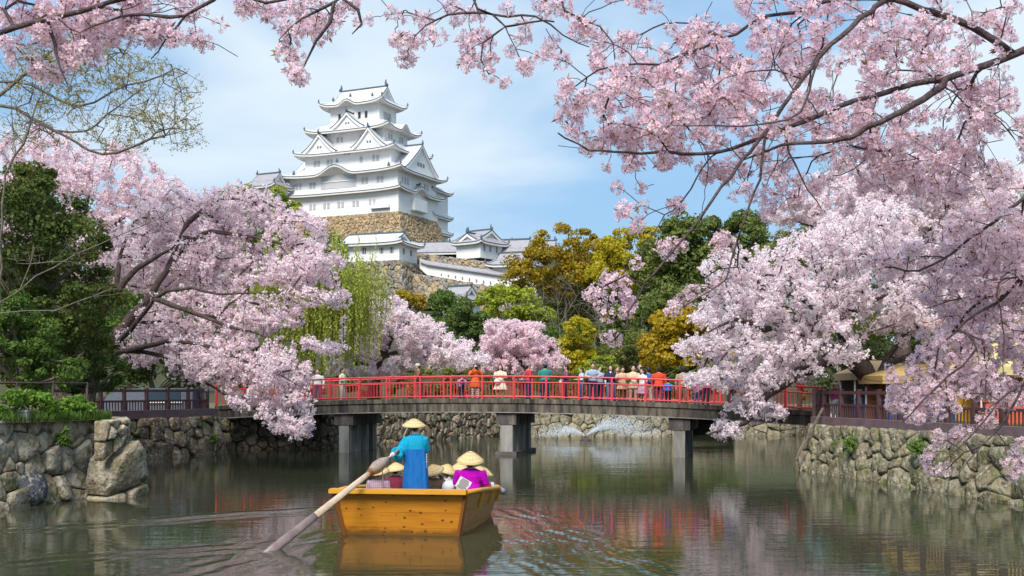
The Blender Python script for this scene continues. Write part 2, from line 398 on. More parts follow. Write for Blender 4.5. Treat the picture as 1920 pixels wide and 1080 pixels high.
# wall beside the shrubs
w = wall_thing('tan boulder wall with one huge slanted corner block, below grass and pipe railing', NL1)
t0, t1 = up(NL0, ZL, (-.5, .25)), up(NL1, ZL, (-.95, .05))
stone_wall(w, base(NL0), base(NL1) - Vector((1.05, .0, 0)) * 1.0, t1 - Vector((.55, .0, 0)), t0, .50, m_stone_l, 11, dome=.17, gap=.018, aspect=1.2, var=.55)
a = base(NL1); rngc = random.Random(5)
big = [(-1.55, 0.0), (.02, .42), (-.22, 1.28), (-.62, 1.62), (-1.35, 1.06)]   # the slanted corner block
dl = (NL1 - NL0).normalized(); nl_ = Vector((dl.y, -dl.x, 0))
g = stone_shape(big, rngc, .01, .9, .16); MB().add([Vector((a.x, a.y, .02)) + dl * u + Vector((0, 0, v)) + nl_ * (wv + .05) for u, v, wv in g[0]], g[1], True).build('stone', m_stone_l, w, (a.x, a.y, .8))
def cq(u, v): return Vector((a.x, a.y, 0)) + dl * u + Vector((0, 0, v))
stone_wall(w, cq(-1.75, 1.02), cq(-.66, 1.68), cq(-.72, ZL), cq(-1.75, ZL), .36, m_stone_l, 14, dome=.14, back=False)
for pl in ([(-.75, -.25), (.25, -.25), (.2, .12), (-.1, .36), (-.8, .18)], [(-1.7, -.25), (-.8, -.25), (-.85, .15), (-1.6, .05)]):
    g = stone_shape(pl, rngc, .01, .7, .12); MB().add([Vector((a.x, a.y, 0)) + dl * u + Vector((0, 0, v)) + nl_ * wv for u, v, wv in g[0]], g[1], True).build('stone', m_stone_l, w, (a.x, a.y, .8))
b1 = Vector((-17.5, 42.5, -.25))
stone_wall(w, base(NL1) - Vector((.25, -.1, 0)), b1, Vector((b1.x - .6, b1.y, ZL)), t1 + Vector((.1, .2, 0)), .7, m_stone_l, 12, dome=.2)
# dark rounded boulder at the foot
p = WG(38, 946); mbq = MB(); mbq.ell((p.x, p.y, .38), (.72, .6, .62), 12, 8); 
for i, v in enumerate(mbq.v): mbq.v[i] = tuple(Vector(v) + Vector((rngc.uniform(-.05, .05), rngc.uniform(-.05, .05), rngc.uniform(-.05, .05))))
m_boulder = stone_mat('dark_boulder', [(.05, .055, .07), (.09, .095, .11)], None, moss=False)
tag(mbq.build('boulder', m_boulder, None, (p.x, p.y, .3)), 'dark blue-grey rounded boulder at the foot of the tan wall', 'boulder')
# wall under the brown fence near the leaning cherry
w = wall_thing('low brown stone wall under the purple kerb by the leaning cherry tree', SL1)
S0 = SL0 + (SL0 - SL1) * .5
stone_wall(w, base(S0), base(SL1), up(SL1, ZS, (-.5, .1)), up(S0, ZS, (-.5, .1)), .55, m_stone_f, 21, dome=.18)
stone_wall(w, base(SL1), base(SL2), up(SL2, ZS, (-.3, .1)), up(SL1, ZS, (-.5, .1)), .5, m_stone_f, 22, dome=.15)
# walls beyond the bridge
w = wall_thing('rough brown stone wall running away under the bridge to the fountain pool', FL2)
stone_wall(w, base(SL2), base(FL1), up(FL1, ZF, (-.1, .5)), up(SL2, ZF, (-.1, .5)), .5, m_stone_f, 31, dome=.15)
stone_wall(w, base(FL1), base(FL2), up(FL2, ZF, (-.1, .5)), up(FL1, ZF, (-.1, .5)), .46, m_stone_f, 32, dome=.13, aspect=1.1)
w = wall_thing('pale yellowish stone wall with rounded stones behind the fountain', FR1)
stone_wall(w, base(FL2), base(FR0), up(FR0, ZF, (0, .5)), up(FL2, ZF, (0, .5)), .55, m_stone_y, 33, dome=.13)
stone_wall(w, base(FR0), base(FR1), up(FR1, ZF, (0, .5)), up(FR0, ZF, (0, .5)), .62, m_stone_y, 34, dome=.13)
c0 = FR1 + (FR2 - FR1) * .13; c1 = FR1 + (FR2 - FR1) * .42     # dark culvert mouth between
stone_wall(w, base(FR1), base(c0), up(c0, ZF, (0, .5)), up(FR1, ZF, (0, .5)), .6, m_stone_y, 35, dome=.13)
stone_wall(w, up(c0, 1.25, (0, .3)), up(c1, 1.25, (0, .3)), up(c1, ZF, (0, .5)), up(c0, ZF, (0, .5)), .4, m_stone_y, 36, dome=.1, back=False)
stone_wall(w, base(c1), base(FR2), up(FR2, ZF, (0, .5)), up(c1, ZF, (0, .5)), .6, m_stone_y, 37, dome=.13)
cv = MB(); q = [Vector((c0.x, c0.y + .3, -.3)), Vector((c1.x, c1.y + .3, -.3))]; dp = Vector((0, 2.4, 0)); hh = Vector((0, 0, 1.6))
cv.grid([[q[0], q[0] + hh], [q[0] + dp, q[0] + dp + hh]]); cv.grid([[q[1], q[1] + hh], [q[1] + dp, q[1] + dp + hh]]); cv.grid([[q[0] + dp, q[1] + dp], [q[0] + dp + hh, q[1] + dp + hh]]); cv.grid([[q[0] + hh, q[1] + hh], [q[0] + dp + hh, q[1] + dp + hh]])
cv.build('culvert', m_joint, w)
# wall under the long brown fence
w = wall_thing('mossy olive boulder wall under the long purple kerb beside the stalls', RN)
bk = (.72, .12)
stone_wall(w, base(RC), base(RN), up(RN, ZR, bk), up(RC, ZR, bk), .56, m_stone_r, 41, dome=.2, aspect=.95, var=.5)
stone_wall(w, base(RN), base(RE), up(RE, ZR, bk), up(RN, ZR, bk), .60, m_stone_r, 42, dome=.22, aspect=.95)
stone_wall(w, base(RB) + Vector((0, 0, 0)), base(RC), up(RC, ZR, bk), up(RB, ZR, (.5, .2)), .55, m_stone_r, 43, dome=.18)
# slanted grey prop pole at that wall's corner
pp = MB(); pp.beam(W(1493, 862, 43.2), W(1543, 765, 43.6), .10, .05); tag(pp.build('leaning_post', m_bark_grey), 'slanted grey plank leaning on the wall corner by the bridge end', 'post')

# ---------------------------------------------------------------- kerbs and fences
def kerb(label, pts, z0, z1, wd, name='kerb'):
    for a, b in zip(pts[:-1], pts[1:]):
        pass
    root = thing(name, label, 'kerb', pts[0])
    for a, b in zip(pts[:-1], pts[1:]):
        L = (b - a).length; n = max(1, round(L / 2.0)); d = (b - a) / n
        for i in range(n):
            s, e = a + d * i, a + d * (i + 1); e = e - d.normalized() * .012
            MB().beam((s.x, s.y, (z0 + z1) / 2), (e.x, e.y, (z0 + z1) / 2), wd, z1 - z0).build('kerb_block', m_kerb, root)
    return root
def shared(name, me, parent, loc, rot=(0, 0, 0)):
    o = bpy.data.objects.new(name, me); COL.objects.link(o); o.parent = parent; o.location = Vector(loc) - org(parent); o.rotation_euler = rot
    ORG[o.name] = Vector(loc); return o
def fence(label, pts, z0, H, sp=1.5, nbal=8, mat=m_fence, group='brown fences along the moat'):
    root = thing('fence', label, 'fence', (pts[0].x, pts[0].y, z0), group)
    mp = MB().box((0, 0, H / 2), (.13, .13, H)).box((0, 0, H + .02), (.15, .15, .04)).mesh('fence_post'); mp.materials.append(mat)
    mb = MB().box((0, 0, 0), (.045, .035, H * .42)).mesh('fence_baluster'); mb.materials.append(mat)
    for a, b in zip(pts[:-1], pts[1:]):
        d = b - a; L = d.length; n = max(1, round(L / sp)); ang = math.atan2(d.y, d.x); st = d / n
        for h, th in ((.93, .12), (.54, .09), (.10, .09)):
            for i in range(n):
                s, e = a + st * i, a + st * (i + 1); k = st.normalized() * .066
                MB().beam((s.x + k.x, s.y + k.y, z0 + h * H), (e.x - k.x, e.y - k.y, z0 + h * H), .06, th).build('rail', mat, root)
        for i in range(n + 1):
            q = a + st * i
            if i or a is pts[0]: shared('post', mp, root, (q.x, q.y, z0), (0, 0, ang))
            if i < n:
                for k in range(nbal):
                    q2 = q + st * ((k + 1) / (nbal + 1)); shared('baluster', mb, root, (q2.x, q2.y, z0 + .32 * H), (0, 0, ang))
    return root
kR = [up(RC, 0, (.9, .5)), up(RN, 0, (1.0, .15)), up(RE, 0, (1.0, .1))]
kerb('long purple-brown kerb along the olive boulder wall', kR, ZR - .02, ZR + .30, .36)
fR = [up(RC, 0, (1.35, .9)), up(RN, 0, (1.25, .2)), up(RE, 0, (1.25, .2))]
fence('dark brown wooden fence on the long kerb before the stalls', fR, ZR + .10, 1.22, sp=1.45, nbal=7)
BRR = Vector((13.9, 50.1, 0))
fence('short dark brown fence joining the red bridge to the long kerb', [BRR, up(RC, 0, (1.05, 1.2))], ZR + .12, 1.2, sp=1.3, nbal=7)
kS = [up(S0, 0, (-.62, .1)), up(SL1, 0, (-.62, .1)), Vector((-15.4, 57.2, 0))]
kerb('short purple kerb on the brown wall by the leaning cherry', kS, ZS - .02, ZS + .36, .34)
fS = [up(S0, 0, (-1.0, .1)), up(SL1, 0, (-1.0, .2)), Vector((-15.6, 57.0, 0))]
fence('dark brown wooden fence under the leaning cherry tree', fS, ZS + .12, 1.2, sp=1.5, nbal=7)
# pipe railing on the near bank
pr = thing('pipe_railing', 'brown two-rail pipe railing with a slanted brace above the grass', 'railing', (-14, 33, ZL))
q0, q1 = W(-60, 776, 31.0), W(163, 786, 34.5); q0.z = q1.z = ZL - .05
for h in (1.08, .52): MB().tube([q0 + Vector((0, 0, h)), q1 + Vector((0, 0, h))], .035, 8).build('rail', m_iron, pr)
for t in (.12, .38, .69, 1.0):
    q = q0.lerp(q1, t); MB().tube([q, q + Vector((0, 0, 1.12))], .04, 8).build('post', m_iron, pr)
MB().tube([q1 + Vector((0, 0, .55)), WG(190, 782, ZL - .1) * .0 + q1 + Vector((.62, .1, -.35))], .035, 8).build('brace', m_iron, pr)
MB().tube([q0.lerp(q1, .38) + Vector((0, 0, .5)), q0.lerp(q1, .45) + Vector((0, -.3, 0))], .03, 8).build('brace', m_iron, pr)
p = W(42, 782, 30.6); bx = MB().box((p.x, p.y, ZL + .1), (.34, .25, .3)).box((p.x, p.y, ZL + .27), (.38, .29, .05)); tag(bx.build('stone_marker', m_concrete_lt, None, (p.x, p.y, ZL)), 'small square grey marker block on the grassy bank edge', 'marker')

# ---------------------------------------------------------------- bridge
BD = (BR_B - BR_A); BL = BD.length; BU = BD.normalized(); BV = Vector((-BU.y, BU.x, 0))   # BV points away from the camera
BWID = 4.0
def deck_z(t): return 2.66 - .55 * abs((t - .46) / .54) ** 2.0
def bp_(t, v=0, z=0): q = BR_A + BD * t + BV * v; return Vector((q.x, q.y, deck_z(t) + z))
br = thing('footbridge', 'arched concrete footbridge with bright red railings across the moat', 'bridge', (BR_A.x, BR_A.y, 0))
ts = [i / 40 for i in range(41)]
dk = MB(); prof = [(0, 0), (0, -.20), (.06, -.24), (.06, -.62), (.55, -.64), (.60, -.34), (BWID - .6, -.34), (BWID - .55, -.64), (BWID - .06, -.62), (BWID - .06, -.24), (BWID, -.2), (BWID, 0), (BWID - .35, .0), (BWID - .36, -.1), (.36, -.1), (.35, 0)]
rows = [[bp_(t, v, z) for v, z in prof] + [bp_(t, *prof[0])] for t in ts]
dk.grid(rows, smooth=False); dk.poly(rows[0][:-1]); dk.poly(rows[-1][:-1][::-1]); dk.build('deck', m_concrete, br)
lip = MB(); lip.grid([[bp_(t, -.03, z) for z in (-.62, -.66)] + [bp_(t, .3, -.66)] for t in ts], False); lip.build('deck_lip', m_concrete_lt, br)
def t_at(px, v): return min((i / 1000 for i in range(1001)), key=lambda t: abs(CX + F * bp_(t, v).x / bp_(t, v).y - px))
for t0_, nm, base_slab in ((t_at(648, .35), 4, 0), (t_at(952, .35), 4, 1), (t_at(1274, .35), 4, 0)):
    c = bp_(t0_); zt = deck_z(t0_) - .64
    pr_ = MB(); 
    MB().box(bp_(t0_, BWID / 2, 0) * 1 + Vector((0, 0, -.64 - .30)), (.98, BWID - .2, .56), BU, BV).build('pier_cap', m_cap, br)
    for k in range(nm):
        v = .38 + k * (BWID - .76) / (nm - 1); q = bp_(t0_, v)
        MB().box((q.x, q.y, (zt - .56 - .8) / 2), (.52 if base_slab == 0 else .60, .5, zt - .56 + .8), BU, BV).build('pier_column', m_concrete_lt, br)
    if base_slab: q = bp_(t0_, BWID / 2); MB().box((q.x, q.y, .06), (1.05, BWID, .2), BU, BV).build('pier_footing', m_cap, br)
npost = 19
me_b = MB().box((0, 0, 0), (.022, .022, .60)).mesh('railing_baluster'); me_b.materials.append(m_red)
me_p = MB().box((0, 0, .53), (.085, .085, 1.06)).mesh('railing_post'); me_p.materials.append(m_red)
for v in (.16, BWID - .16):
    rl = MB()
    for h, r in ((1.06, .042), (.78, .030), (.10, .030)): rl.tube([bp_(t, v, h) for t in ts], r, 8)
    rail = rl.build('railing', m_red, br)
    for i in range(npost + 1):
        t = i / npost; shared('post', me_p, rail, bp_(t, v), (0, 0, math.atan2(BU.y, BU.x)))
        if i < npost:
            for k in range(1, 9):
                shared('baluster', me_b, rail, bp_(t + k / 9 / npost, v, .44))
# ---------------------------------------------------------------- castle
class Frame:
    def __init__(s, o, ang, zs=1.0): s.zs = zs; s.o = Vector(o); s.U = Vector((math.cos(ang), -math.sin(ang), 0)); s.V = Vector((math.sin(ang), math.cos(ang), 0))
    def __call__(s, u, v, z): return s.o + s.U * u + s.V * v + Vector((0, 0, z * s.zs))
def side_uv(side, t, w, d):
    return {0: (t * w / 2, -d / 2), 1: (w / 2, t * d / 2), 2: (-t * w / 2, d / 2), 3: (-w / 2, -t * d / 2)}[side]
def kbump(x, h):                    # undulating gable outline, x in -1..1
    if abs(x) >= 1: return 0
    return h * (.5 + .5 * math.cos(math.pi * x)) ** 1.25 * 1.0
def skirt(T, root, wo, do, wi, di, ze, zt, lift, wl_, dl_, bumps=(), mats=None, off=(0, 0), orn=True):
    """a hipped skirt roof with upturned corners; bumps = (side, centre, halfwidth, height)"""
    mt, mtr, mso = mats or (m_roofwhite, m_trim, m_soffit); ou, ov = off
    top, edge, fas, sof, hip = MB(), MB(), MB(), MB(), []; NT, NS = 36, 5
    for sd in range(4):
        ln = wo if sd in (0, 2) else do
        def zz(t, s):
            z = ze + (zt - ze) * s ** 1.25 + lift * abs(t) ** 5 * (1 - s) ** 2
            for b in bumps:
                if b[0] == sd: z += kbump((t * ln / 2 - b[1]) / b[2], b[3]) * (1 - s) ** .8
            return z
        P = []
        for i in range(NT + 1):
            t = -1 + 2 * i / NT; a = side_uv(sd, t, wo, do); b = side_uv(sd, t, wi, di); r = []
            for j in range(NS + 1):
                s = j / NS; r.append(T(ou + a[0] + (b[0] - a[0]) * s, ov + a[1] + (b[1] - a[1]) * s, zz(t, s)))
            P.append(r)
        top.grid(P, True)
        e0 = [p[0] for p in P]; e1 = [p - Vector((0, 0, .27)) for p in e0]; e2 = [p - Vector((0, 0, .60)) for p in e0]
        edge.grid([e0, e1], True); fas.grid([e1, e2], True)
        w3 = []
        for i in range(NT + 1):
            c = side_uv(sd, -1 + 2 * i / NT, wl_, dl_); w3.append(T(ou + c[0], ov + c[1], ze - .05))
        sof.grid([e2, w3], True)
        # hip at the t=+1 corner
        hip.append([q + Vector((0, 0, .10)) for q in P[-1]])
    r = top.build('roof', mt, root)
    edge.build('eave_edge', mtr, r); fas.build('fascia', mso, r); sof.build('soffit', mso, r); [MB().tube(hp, .17, 6).build('hip_ridge', mt, r) for hp in hip]
    if orn:
        for a, b in ((1, -1), (1, 1), (-1, -1)):
            q = T(ou + a * wo / 2, ov + b * do / 2, ze + lift + .1); MB().lathe(q, [(.26, 0), (.2, .35), (.05, .8)], 6).build('ridge_tile', mtr, r)
    return r
def gable(T, roof, c, ax, hw, hp, length, ends=(1,), zpow=1.3, verge=.3, mats=None, orn=.9, ridge=True, slots=2):
    """gabled roof piece: c = (u, v, z) foot centre of its front, ax = direction its front faces: 'f' front, 'r' right side"""
    mt, mtr, mso = mats or (m_roofwhite, m_trim, m_plaster)
    def q(x, y, z):                  # x across, y outward
        return T(c[0] + x, c[1] - y, c[2] + z) if ax == 'f' else T(c[0] + y, c[1] + x, c[2] + z)
    N = 9; pr = [(s * hw * k / N, hp * (1 - k / N) ** zpow) for s in (-1, 1) for k in (range(N, -1, -1) if s < 0 else range(1, N + 1))]
    top = MB(); top.grid([[q(x, verge, z) for x, z in pr], [q(x, -length, z) for x, z in pr]], True); g = top.build('gable', mt, roof)
    for e in ends:
        tr, bd, fc = MB(), MB(), MB()
        y0 = verge if e > 0 else -length
        tr.grid([[q(x, y0 + .02 * e, z + .10) for x, z in pr], [q(x, y0 + .02 * e, z - .20) for x, z in pr]], True)
        bd.grid([[q(x, y0, z - .16) for x, z in pr], [q(x * .96, y0, z - .75) for x, z in pr]], True)
        y1 = y0 - .55 * e
        bd.grid([[q(x * .96, y0, z - .75) for x, z in pr], [q(x * .96, y1, z - .7) for x, z in pr]], True)
        fc.add([q(x, y1, max(z - .4, -.9)) for x, z in pr] + [q(0, y1, -.9)], [(i, i + 1, len(pr)) for i in range(len(pr) - 1)])
        if slots and e > 0:
            for k in range(slots):
                xx = (k - (slots - 1) / 2) * hw * .16; MB().box(q(xx, y1 + .03, hp * .25), (hw * .10, .1, hp * .15) if ax == 'f' else (.1, hw * .10, hp * .15), T.U, T.V).build('slot_window', m_win, roof)
        tr.build('verge_edge', mtr, roof); bd.build('bargeboard', mso, roof); fc.build('gable_wall', mso, roof)
    if ridge:
        MB().beam(q(0, verge, hp + .12), q(0, -length, hp + .12), .34, .34).build('ridge', mtr, roof)
    if orn: MB().lathe(q(0, verge, hp + .1), [(.3, 0), (.26, orn * .5), (.06, orn * 1.25)], 6).build('ridge_tile', mtr, roof)
    return g
def storey(T, root, w, d, z0, z1, off=(0, 0), mat=None, name='wall'):
    o = MB().box(T(off[0], off[1], (z0 + z1) / 2), (w, d, (z1 - z0) * T.zs), T.U, T.V).build(name, mat or m_plaster, root); return o
def windows(T, wall, face, at, z, ww, hh, w, d, off=(0, 0), mat=None, bars=3):
    for a in at:
        if face == 'f': c = T(off[0] + a, off[1] - d / 2, z); U, V = T.U, T.V
        else: c = T(off[0] + w / 2, off[1] + a, z); U, V = T.V, -T.U
        out = -V
        o = MB().box(c + out * .01, (ww, .16, hh), U, V).build('window', mat or m_win, wall)
        if bars:
            b = MB()
            for k in range(bars): b.box(c + out * .10 + U * ((k + .5) / bars - .5) * ww, (min(ww * .13, ww / bars * .42), .06, hh), U, V)
            b.build('window_bars', m_plaster, wall)
def shachi(p, s, face, parent, T):
    """fish-shaped ridge ornament: a body that curls up to its tail"""
    pts = [p + T.U * (face * x * s) + Vector((0, 0, z * s)) for x, z in ((.35, 0), (.25, .35), (.0, .7), (-.12, 1.1), (.02, 1.5), (.25, 1.75))]
    m = MB(); m.tube(pts, [.42 * s, .46 * s, .36 * s, .26 * s, .17 * s, .08 * s], 7)
    m.tube([pts[4], pts[4] + T.U * (-face * .4 * s) + Vector((0, 0, .35 * s))], [.12 * s, .04 * s], 5)
    m.build('roof_fish', m_trim, parent)

KTH = R(25)
W1, D1 = 33.9, 20.6
corner = W(747, 396, 288.0)
tmp = Frame((0, 0, 0), KTH)
KO = corner - tmp.U * (W1 / 2) + tmp.V * (D1 / 2)
K = Frame(KO, KTH, 1.10)
keep = thing('castle_keep', 'tall white castle keep of many stacked curved roofs on a brown stone base', 'castle', KO)
# storeys: (w, d, z0, z1, centre shift in v)
w1 = storey(K, keep, W1, D1, 0, 6.1)
w2 = storey(K, keep, 33.2, 20.2, 5.6, 11.0)
w3 = storey(K, keep, 26.6, 15.6, 10.4, 16.9)
w4 = storey(K, keep, 20.2, 11.8, 15.9, 22.6)
w5 = storey(K, keep, 15.2, 8.6, 21.5, 28.6)
r1 = skirt(K, keep, 36.8, 23.8, 33.1, 20.1, 5.3, 6.3, .55, W1, D1, bumps=[(1, -.5, 4.6, 1.7)])
r2 = skirt(K, keep, 37.8, 24.8, 26.5, 15.5, 9.75, 12.1, .8, 33.2, 20.2, bumps=[(0, -1.2, 6.8, 2.1)])
r3 = skirt(K, keep, 31.0, 20.2, 20.1, 11.7, 15.2, 17.3, .8, 26.6, 15.6)
r4 = skirt(K, keep, 26.0, 17.2, 15.1, 8.5, 20.7, 23.2, .9, 20.2, 11.8, bumps=[(1, .4, 3.2, 1.7)])
r5 = skirt(K, keep, 19.6, 13.2, 14.0, 6.4, 27.3, 29.1, 1.0, 15.2, 8.6, bumps=[(0, -1.2, 3.5, 1.25)])
# top gabled roof
gable(K, r5, (7.0, 0, 28.9), 'r', 3.6, 3.1, 14.0, ends=(1, -1), zpow=1.15, verge=.5, orn=0, slots=0)
shachi(K(7.0, 0, 32.1), .95, 1, r5, K); shachi(K(-7.0, 0, 32.1), .95, -1, r5, K)
for u, z in ((-6.6, 28.9), (-1.2, 29.4), (5.6, 28.9)): MB().lathe(K(u, -4.5, z), [(.36, 0), (.3, .4), (.06, .95)], 6).build('ridge_tile', m_trim, r5)
for u, z in ((-14.8, 10.6), (-1.2, 12.6), (14.4, 10.6)): MB().lathe(K(u, -10.8, z), [(.4, 0), (.32, .5), (.06, 1.1)], 6).build('ridge_tile', m_trim, r2)
# triangular gables on the front
gable(K, r3, (-7.9, -9.3, 15.9), 'f', 5.4, 4.3, 5.5)
gable(K, r3, (7.4, -9.3, 15.9), 'f', 5.4, 4.6, 5.5)
gable(K, r4, (-.3, -7.6, 21.5), 'f', 5.2, 3.6, 4.0)
# the great gable on the right side
gable(K, r2, (17.3, .3, 10.7), 'r', 8.6, 6.4, 8.0, zpow=1.12, verge=.7, slots=3)
gable(K, r1, (17.3, -.5, 5.9), 'r', 2.6, 1.5, 2.0, slots=0, orn=.5)
# left side counterpart
gb = gable(Frame(K(-17.3, .3, 0), KTH + math.pi, 1.1), r2, (0, 0, 10.7), 'r', 8.6, 6.4, 8.0, zpow=1.12, verge=.7, slots=0)
# windows
for a in (-13.6, -9.2, -4.8, -.4, 4.2): windows(K, w1, 'f', (a - .58, a + .58), 2.55, .72, 1.55, W1, D1)
windows(K, w1, 'f', (8.6, 9.8), 2.6, .62, 1.5, W1, D1)
for a in (-13.8, -9.4, 6.8, 11.4): windows(K, w2, 'f', (a - .58, a + .58), 7.75, .72, 1.6, 33.2, 20.2)
windows(K, w2, 'f', (-1.2,), 8.0, 10.8, 3.2, 33.2, 20.2, mat=m_win, bars=34)
MB().box(K(-1.2, -10.25, 8.15), (10.8, .3, .16), K.U, K.V).build('lattice_rail', m_plaster, w2)
for a in (-6.1, -5.0, 4.2, 8.0, 9.2, -10.1, -9.0): windows(K, w3, 'f', (a,), 13.3, .75, 1.5, 26.6, 15.6)
windows(K, w3, 'f', (-.7, .5), 15.0, .7, .55, 26.6, 15.6)
for a in (-4.2, -3.0, 2.9, 4.1): windows(K, w4, 'f', (a,), 18.9, .7, 1.4, 20.2, 11.8)
windows(K, w5, 'f', (-4.7, -2.6, -.5, 1.5, 3.6), 24.7, .72, 1.75, 15.2, 8.6, mat=m_windark, bars=0)
windows(K, w5, 'f', (-3.65, -1.55, .5, 2.55, 4.65), 24.7, .9, 1.75, 15.2, 8.6, mat=m_plaster, bars=0)
windows(K, w5, 'r', (-1.5, -.2, 1.1), 24.6, 1.1, 1.9, 15.2, 8.6)
windows(K, w2, 'r', (-7.6, -6.2, -4.8, 4, 5.4), 7.6, .7, 1.6, 33.2, 20.2)
windows(K, w4, 'r', (-3.4, -2.2, 2.2, 3.4), 19.2, .7, 1.4, 20.2, 11.8)
bay = MB().box(K(W1 / 2 + .5, -.8, 2.6), (1.3, 6.6, 2.9), K.U, K.V).box(K(W1 / 2 + .62, -.8, 1.05), (1.5, 6.9, .16), K.U, K.V); bay.build('bay', m_plaster, w1)
MB().box(K(11.8, -D1 / 2 - .35, 1.4), (5.4, .7, .9), K.U, K.V).build('stone_drop_chute', m_plaster, w1)
MB().box(K(11.8, -D1 / 2 - .36, .9), (5.5, .74, .1), K.U, K.V).build('chute_sill', m_win, w1)
# rear wing that shows past the right side
rw = storey(K, keep, 6, 9, -9, 8.4, off=(13.0, 13.4))
for z in (7.9, 1.6, -2.4): skirt(K, keep, 8.2, 11.6, 5.6, 8.4, z, z + .95, .5, 6, 9, off=(13.0, 13.4), orn=False)
# stone base: stones told apart only as a mass
m_kstone = stone_mat('keep_stone', [(.36, .23, .10), (.44, .30, .15), (.27, .19, .12), (.50, .38, .22), (.14, .12, .11)], 'island', moss=False, scale=.25)
m_gstone = stone_mat('terrace_stone', [(.22, .20, .18), (.33, .29, .23), (.15, .14, .14), (.42, .31, .17), (.28, .26, .24)], 'island', moss=False, scale=.25)
kb = MB(); H0, sp = 15.0, 5.6; hw, hd = W1 / 2 - .3, D1 / 2 - .3
core = MB()
def base_face(a, b, mbj, seed, T=K, z1=0., h=H0, cell=1.15, dome=.22, core=None):
    (ua, va, ua2, va2), (ub, vb, ub2, vb2) = a, b
    bl, brr, tr, tl = T(ua2, va2, z1 - h), T(ub2, vb2, z1 - h), T(ub, vb, z1), T(ua, va, z1)
    stone_wall(keep, bl, brr, tr, tl, cell, None, seed, dome=dome, depth=.3, gap=.03, aspect=1.2, joined=mbj, back=False)
    n = (brr - bl).cross(tl - bl).normalized() * -.25
    if core is not None: core.poly([bl + n, brr + n, tr + n, tl + n])
def tapered(T, hw, hd, z1, h, sp, seed, cell=1.15, faces=(0, 1), ou=0, ov=0, root=None, mat=None, name='stone_base'):
    mbj, co = MB(), MB(); c = [(-1, -1), (1, -1), (1, 1), (-1, 1)]
    for k in range(4):
        a, b = c[k], c[(k + 1) % 4]
        A = (ou + a[0] * hw, ov + a[1] * hd, ou + a[0] * (hw + sp), ov + a[1] * (hd + sp)); B = (ou + b[0] * hw, ov + b[1] * hd, ou + b[0] * (hw + sp), ov + b[1] * (hd + sp))
        if k in faces: base_face(A, B, mbj, seed + k, T, z1, h, cell, core=co)
    o = mbj.build(name, mat, root); tag(o, kind='stuff')
    co.build('base_core', m_joint, o)
tapered(K, W1 / 2 - .15, D1 / 2 - .15, 0, H0, 5.4, 100, .85, (0, 1), root=keep, mat=m_kstone)
tapered(K, 3.0, 4.6, -7.5, 9, 1.5, 110, .85, (1,), ou=13.2, ov=13.4, root=keep, mat=m_kstone)

# ---- lower buildings
def house(label, T, w, d, h, z, eave, rh, mats, cat='turret', inset=.55, lift=.45, wins=(), bumps=(), axis='r', fishes=False, name='castle_turret', group='lower castle buildings'):
    root = thing(name, label, cat, T(0, 0, z), group)
    wl0 = storey(T, root, w, d, z, z + h + .3)
    if axis == 'r':
        wi, di = w + eave * 2 - d * inset, d * (1 - inset * .45)
    r = skirt(T, root, w + 2 * eave, d + 2 * eave, wi, di, z + h, z + h + rh * .42, lift, w, d, mats=mats, bumps=bumps)
    gable(T, r, (wi / 2, 0, z + h + rh * .40), 'r', di / 2 + .15, rh * .62, wi, ends=(1, -1), zpow=1.15, verge=.3, orn=.5, slots=0, mats=(mats[0], mats[1], m_plaster))
    for f, at, zz, ww, hh in wins: windows(T, wl0, f, at, z + zz, ww, hh, w, d, mat=m_windark, bars=2)
    if fishes: shachi(T(wi / 2, 0, z + h + rh + .2), .6, 1, r, T); shachi(T(-wi / 2, 0, z + h + rh + .2), .6, -1, r, T)
    return root
GW = (m_roofwhite, m_trim, m_soffit); GG = (m_roofgrey, m_trim, m_soffit)
def fr(px, py, d, ang): return Frame(W(px, py, d), R(ang))
# white turret below the keep
dW = 250; s_ = F / dW
TW = Frame(W(705, 494, dW), R(20))
house('low white turret with pale roof standing below the stone base of the keep', TW, 15.6, 9.0, 3.8, 0, 1.3, 2.6, GW, wins=[('f', (3.6, 6.0), 2.2, .8, 1.2), ('f', (-.6,), 2.3, .9, 1.3), ('r', (-2.2, 1.5), 2.1, .8, 1.2)], group='lower castle buildings')
tw2 = thing('stone_terrace', 'grey and brown stone terrace wall carrying the low white turret', 'wall', TW(0, 0, -12), 'castle stone terraces'); tw2['kind'] = 'thing'
tapered(TW, 8.1, 4.8, -.05, 14, 3.4, 120, 1.05, (0, 1), root=tw2, mat=m_gstone)
# long grey-roofed corridor and the gatehouse beside it
TC = Frame(W(832, 478, 268), R(8))
rt = thing('castle_corridor', 'long grey tiled corridor roof between the keep base and white gatehouse', 'building', TC(0, 0, 0), 'lower castle buildings')
cw = storey(TC, rt, 13, 5, -2, .6); crf = MB()
cr_ = skirt(TC, rt, 14.5, 8.2, 12.6, .6, 0.2, 2.9, .15, 13, 5, mats=GG, orn=False)
MB().beam(TC(-6.6, 0, 3.0), TC(6.6, 0, 3.0), .4, .35).build('ridge', m_trim, cr_)
MB().box(TC(2.4, -2.6, -.75), (5.2, .3, 1.5), TC.U, TC.V).build('dark_opening', M('gate_timber', (.045, .02, .04), .7), cw)
TG = Frame(W(899, 488, 258), R(36))
house('white gatehouse with grey hipped gable roof beside the long corridor', TG, 6.8, 8.2, 3.6, 0, 1.1, 3.0, GG, wins=[('r', (-2.6, -.4, 2.0), 2.3, .5, 1.3)], fishes=True, inset=.3)
gable(TG, [c for c in bpy.data.objects if c.name.startswith('castle_turret.001')][0], (0, -4.3, 3.7), 'f', 4.0, 2.0, 4.5, mats=(m_roofgrey, m_trim, m_plaster), slots=0)
TH = Frame(W(958, 497, 262), R(15))
